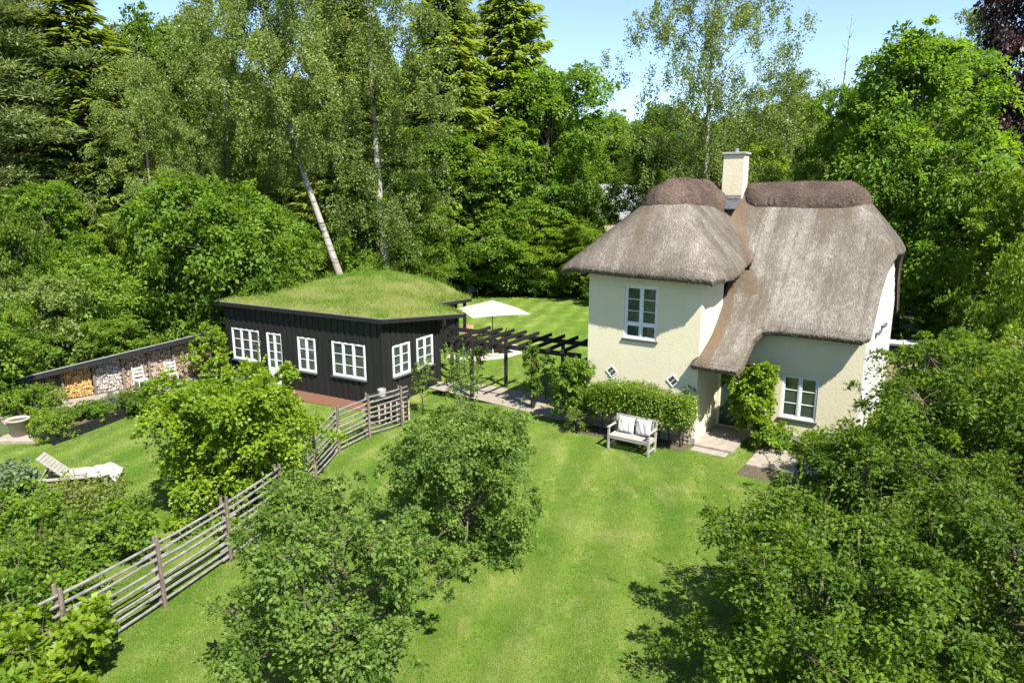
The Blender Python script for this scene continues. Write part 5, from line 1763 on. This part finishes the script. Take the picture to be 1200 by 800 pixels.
# cream blooms on the thicket
r = np.random.default_rng(6)
rosebush = bpy.data.objects.get('rose_bush')
mb = MB()
for i in range(46):
    a = r.uniform(0, 6.28); e = r.uniform(.1, 1.0)
    c = np.array([1.75 * math.cos(a) * math.cos(e * .9), 1.75 * math.sin(a) * math.cos(e * .9), 1.5 + 1.35 * math.sin(e)])
    for k_ in range(5):
        b = k_ * 1.257
        d = np.array([math.cos(b), math.sin(b), .35]) * .055
        s_ = np.array([-math.sin(b), math.cos(b), 0]) * .04
        mb.add([c, c + d + s_, c + d * 1.2, c + d - s_], [(0, 1, 2, 3)])
o = mb.build('blossom', M['petal'], rosebush); prop(o, kind='stuff')
# shrubs of the left border
LB = 'shrubs of the border left of the fence'
def bush(name, px, py, h, rx, leaf, label, group, seed, L=.09, W=.055, per=60, k=30, rb=None, shoots=25, base=.05, dz=0):
    q = G(px, py)
    return near_tree(name, label, (q[0], q[1], dz), h, base, rx, 16, rb or rx * .42, per / max(.35, rx) ** .8, k, L, W, leaf, seed, group, .035, 'shrub', shoots=shoots, stems=4)


bush('hydrangea_shrub', 52, 815, 1.15, 1.05, 'maple', 'big leaved yellow green shrub in the bottom corner', LB, 301, .11, .08, 80, 30, shoots=0)
bush('shrub', 40, 735, 1.15, .95, 'shrub', 'dark green shrub between the fence start and the big leaved shrub', LB, 302, shoots=20)
bush('currant_bush', 58, 676, 1.0, .85, 'shrub', 'currant bush behind the first fence bay', LB, 303, shoots=40)
bush('currant_bush', 150, 652, 1.1, .72, 'shrub', 'currant bush beside the field maple shadow behind the fence', LB, 304, shoots=40)
bush('currant_bush', 102, 598, .62, .95, 'rose', 'loose rose briar hanging before the sun lounger', LB, 305, .07, .045, 42, 24, shoots=50)
bush('sage_shrub', 6, 612, 1.35, .85, 'sage', 'grey green shrub at the frame edge beside the lounger', LB, 306, shoots=20)
bush('currant_bush', 20, 640, 1.2, .9, 'shrub', 'currant bush below the grey green shrub at the edge', LB, 307, shoots=20)
bush('shrub', 2, 478, 1.25, 1.0, 'shrub', 'bright shrub behind the large clay pot', LB, 308)
bush('shrub', 36, 486, .95, .8, 'shrub', 'leafy shrub hiding the dark end bay of the woodshed', LB, 309)
bush('box_bush', 62, 514, .8, .66, 'hedge', 'rounded clipped box bush between pot and timber edging', LB, 310, .05, .032, 100, 30, shoots=0, dz=.1)
bush('peony', 112, 496, .5, .5, 'oak', 'dark leaved peony with one white bloom by the timber edging', LB, 311, .07, .05, 80, 24, shoots=0, dz=.2)
bush('lavender', 140, 484, .4, .55, 'sage', 'feathery grey green perennial in the raised bed', LB, 312, .08, .02, 80, 26, shoots=20, dz=.2)
bush('shrub', 172, 484, .8, .75, 'shrub', 'leafy shrub at the cabin end of the raised bed', LB, 313)
bush('climber', 247, 446, 2.3, .75, 'maple', 'bright climbing shrub at the corner of the cabin and woodshed', LB, 314, .11, .09, 40, 24, shoots=20)
# white peony bloom
q = G(123, 481); mb = MB(); r = np.random.default_rng(3)
# plants at the cottage
def hl_(u, v, z=0): return Mh @ Vector((u, v, z))


HP = 'plants against the cottage wall'
p = hl_(-3.72, -.40); near_tree('elder_shrub', 'leafy light green shrub at the pergola corner of the cottage', (p[0], p[1], 0), 2.1, .45, .45, 14, .34, 150, 32, .085, .055, 'shrub', 401, HP, .03, 'shrub', shoots=30, stems=3)
p = hl_(1.42, 1.05); near_tree('climbing_rose', 'yellow green climber beside the green door', (p[0], p[1], 0), 2.45, .25, .46, 14, .32, 150, 34, .10, .075, 'maple', 402, HP, .03, 'shrub', shoots=25, stems=3)
p = hl_(1.9, .95); near_tree('fern_bush', 'low green plant between climber and lower window', (p[0], p[1], 0), .75, .05, .55, 10, .3, 120, 26, .08, .05, 'shrub', 403, HP, .02, 'shrub', stems=3)
p = hl_(-.25, -.2); near_tree('climbing_rose', 'thin grey green climber on the lattice by the porch', (p[0], p[1], 0), 1.75, .5, .3, 9, .2, 160, 18, .07, .045, 'sage', 404, HP, .015, 'shrub', stems=2)
p = hl_(-3.3, -.75); near_tree('heather_bush', 'low straggly brownish shrub at the foot of the elder', (p[0], p[1], 0), .8, .05, .42, 9, .22, 130, 22, .06, .035, 'rose', 405, HP, .02, 'shrub', stems=4)
p = hl_(3.2, 1.0); near_tree('border_plant', 'leafy border plants under the lower window sill', (p[0], p[1], 0), .7, .05, .6, 10, .3, 110, 24, .08, .05, 'shrub', 406, HP, .02, 'shrub', stems=3)
# clipped hedge trained along the wall on bare stems
hd = thing('clipped_hedge', 'clipped evergreen hedge trained on the wall above the bench', 'hedge', HO, HR, HP)
r = np.random.default_rng(12)
n = 1500
C = np.stack([r.uniform(-2.72, -.15, n), r.uniform(-.78, -.16, n), r.uniform(1.05, 1.50, n)], -1)
bx = np.array([(-2.78, -.08), (-.80, -.12), (1.02, 1.56)])
f = r.integers(0, 6, n)                                            # push every clump out to a face of the box
for a in range(3):
    C[f == 2 * a, a] = bx[a, 0]; C[f == 2 * a + 1, a] = bx[a, 1]
front = r.uniform(0, 1, n) < .45; C[front, 1] = bx[1, 0]
C += r.normal(0, .045, C.shape)
C[:, 2] += .05 * np.sin(C[:, 0] * 3.0) - .10 * (C[:, 0] + 1.6) * .3 * (C[:, 2] > 1.5)
O = unit((C - np.array([-1.6, -.5, 1.4])) * np.array([.35, 1.4, 1.1]))
P, A, Nn, L_, W_, tt = leaves_on_clumps(r, C, O, np.full(n, .16), 24, .062, .036, flat=.6)
me = leaf_mesh('foliage', P, A, Nn, L_, W_, tt); me.materials[0] = M['hedge']; link(bpy.data.objects.new('foliage', me), hd)
mb = MB()
for i in range(9):
    x = -2.75 + i * .31
    mb.tube([(x, -.35, -.1), (x + r.normal() * .05, -.38, .5), (x + r.normal() * .1, -.45, 1.0), (x + r.normal() * .12, -.5, 1.6)], [.03, .025, .02, .008], 6)
    for q in range(3):
        mb.tube([(x, -.38, .55 + q * .15), (x + r.normal() * .2, -.5 + r.normal() * .1, 1.0 + q * .2)], [.012, .005], 5)
mb.build('stem', M['bark'], hd, True)
bedp = [tuple(hl_(u, v)[:2]) for u, v in ((-3.9, -1.0), (-.1, -.62), (-.02, -.02), (-3.5, -.02))]
poly_patch('border_soil', bedp, .012, M['soil'], th=.05)
# young trees and climbers round the pergola
PG = 'young plants at the pergola'
q = G(541, 492); near_tree('young_apple_tree', 'slender young apple tree before the pergola path', (q[0], q[1], 0), 2.3, .35, .5, 13, .26, 120, 12, .075, .048, 'apple', 501, PG, .03, shoots=50)
q = G(618, 480); near_tree('wisteria', 'green climber winding up the near pergola post', (q[0] + .15, q[1] + .05, 0), 2.2, .6, .28, 11, .2, 150, 15, .085, .05, 'shrub', 502, PG, .02, 'shrub', shoots=20, stems=2)
q = G(560, 462); near_tree('wisteria', 'green climber over the pergola post nearest the cabin', (q[0], q[1], 0), 2.2, 1.0, .26, 9, .17, 150, 11, .085, .05, 'shrub', 503, PG, .02, 'shrub', shoots=20, stems=2)
q = G(640, 468); near_tree('vine', 'thin vine trailing from the pergola beam beside the middle post', (q[0], q[1], 0), 1.6, .9, .35, 8, .18, 130, 10, .08, .05, 'shrub', 504, PG, .012, 'shrub', stems=2)
q = G(496, 478); near_tree('young_apple_tree', 'thin sapling against the short wall of the cabin', (q[0], q[1], 0), 1.7, .4, .36, 9, .2, 140, 11, .075, .05, 'apple', 505, PG, .02, shoots=20)
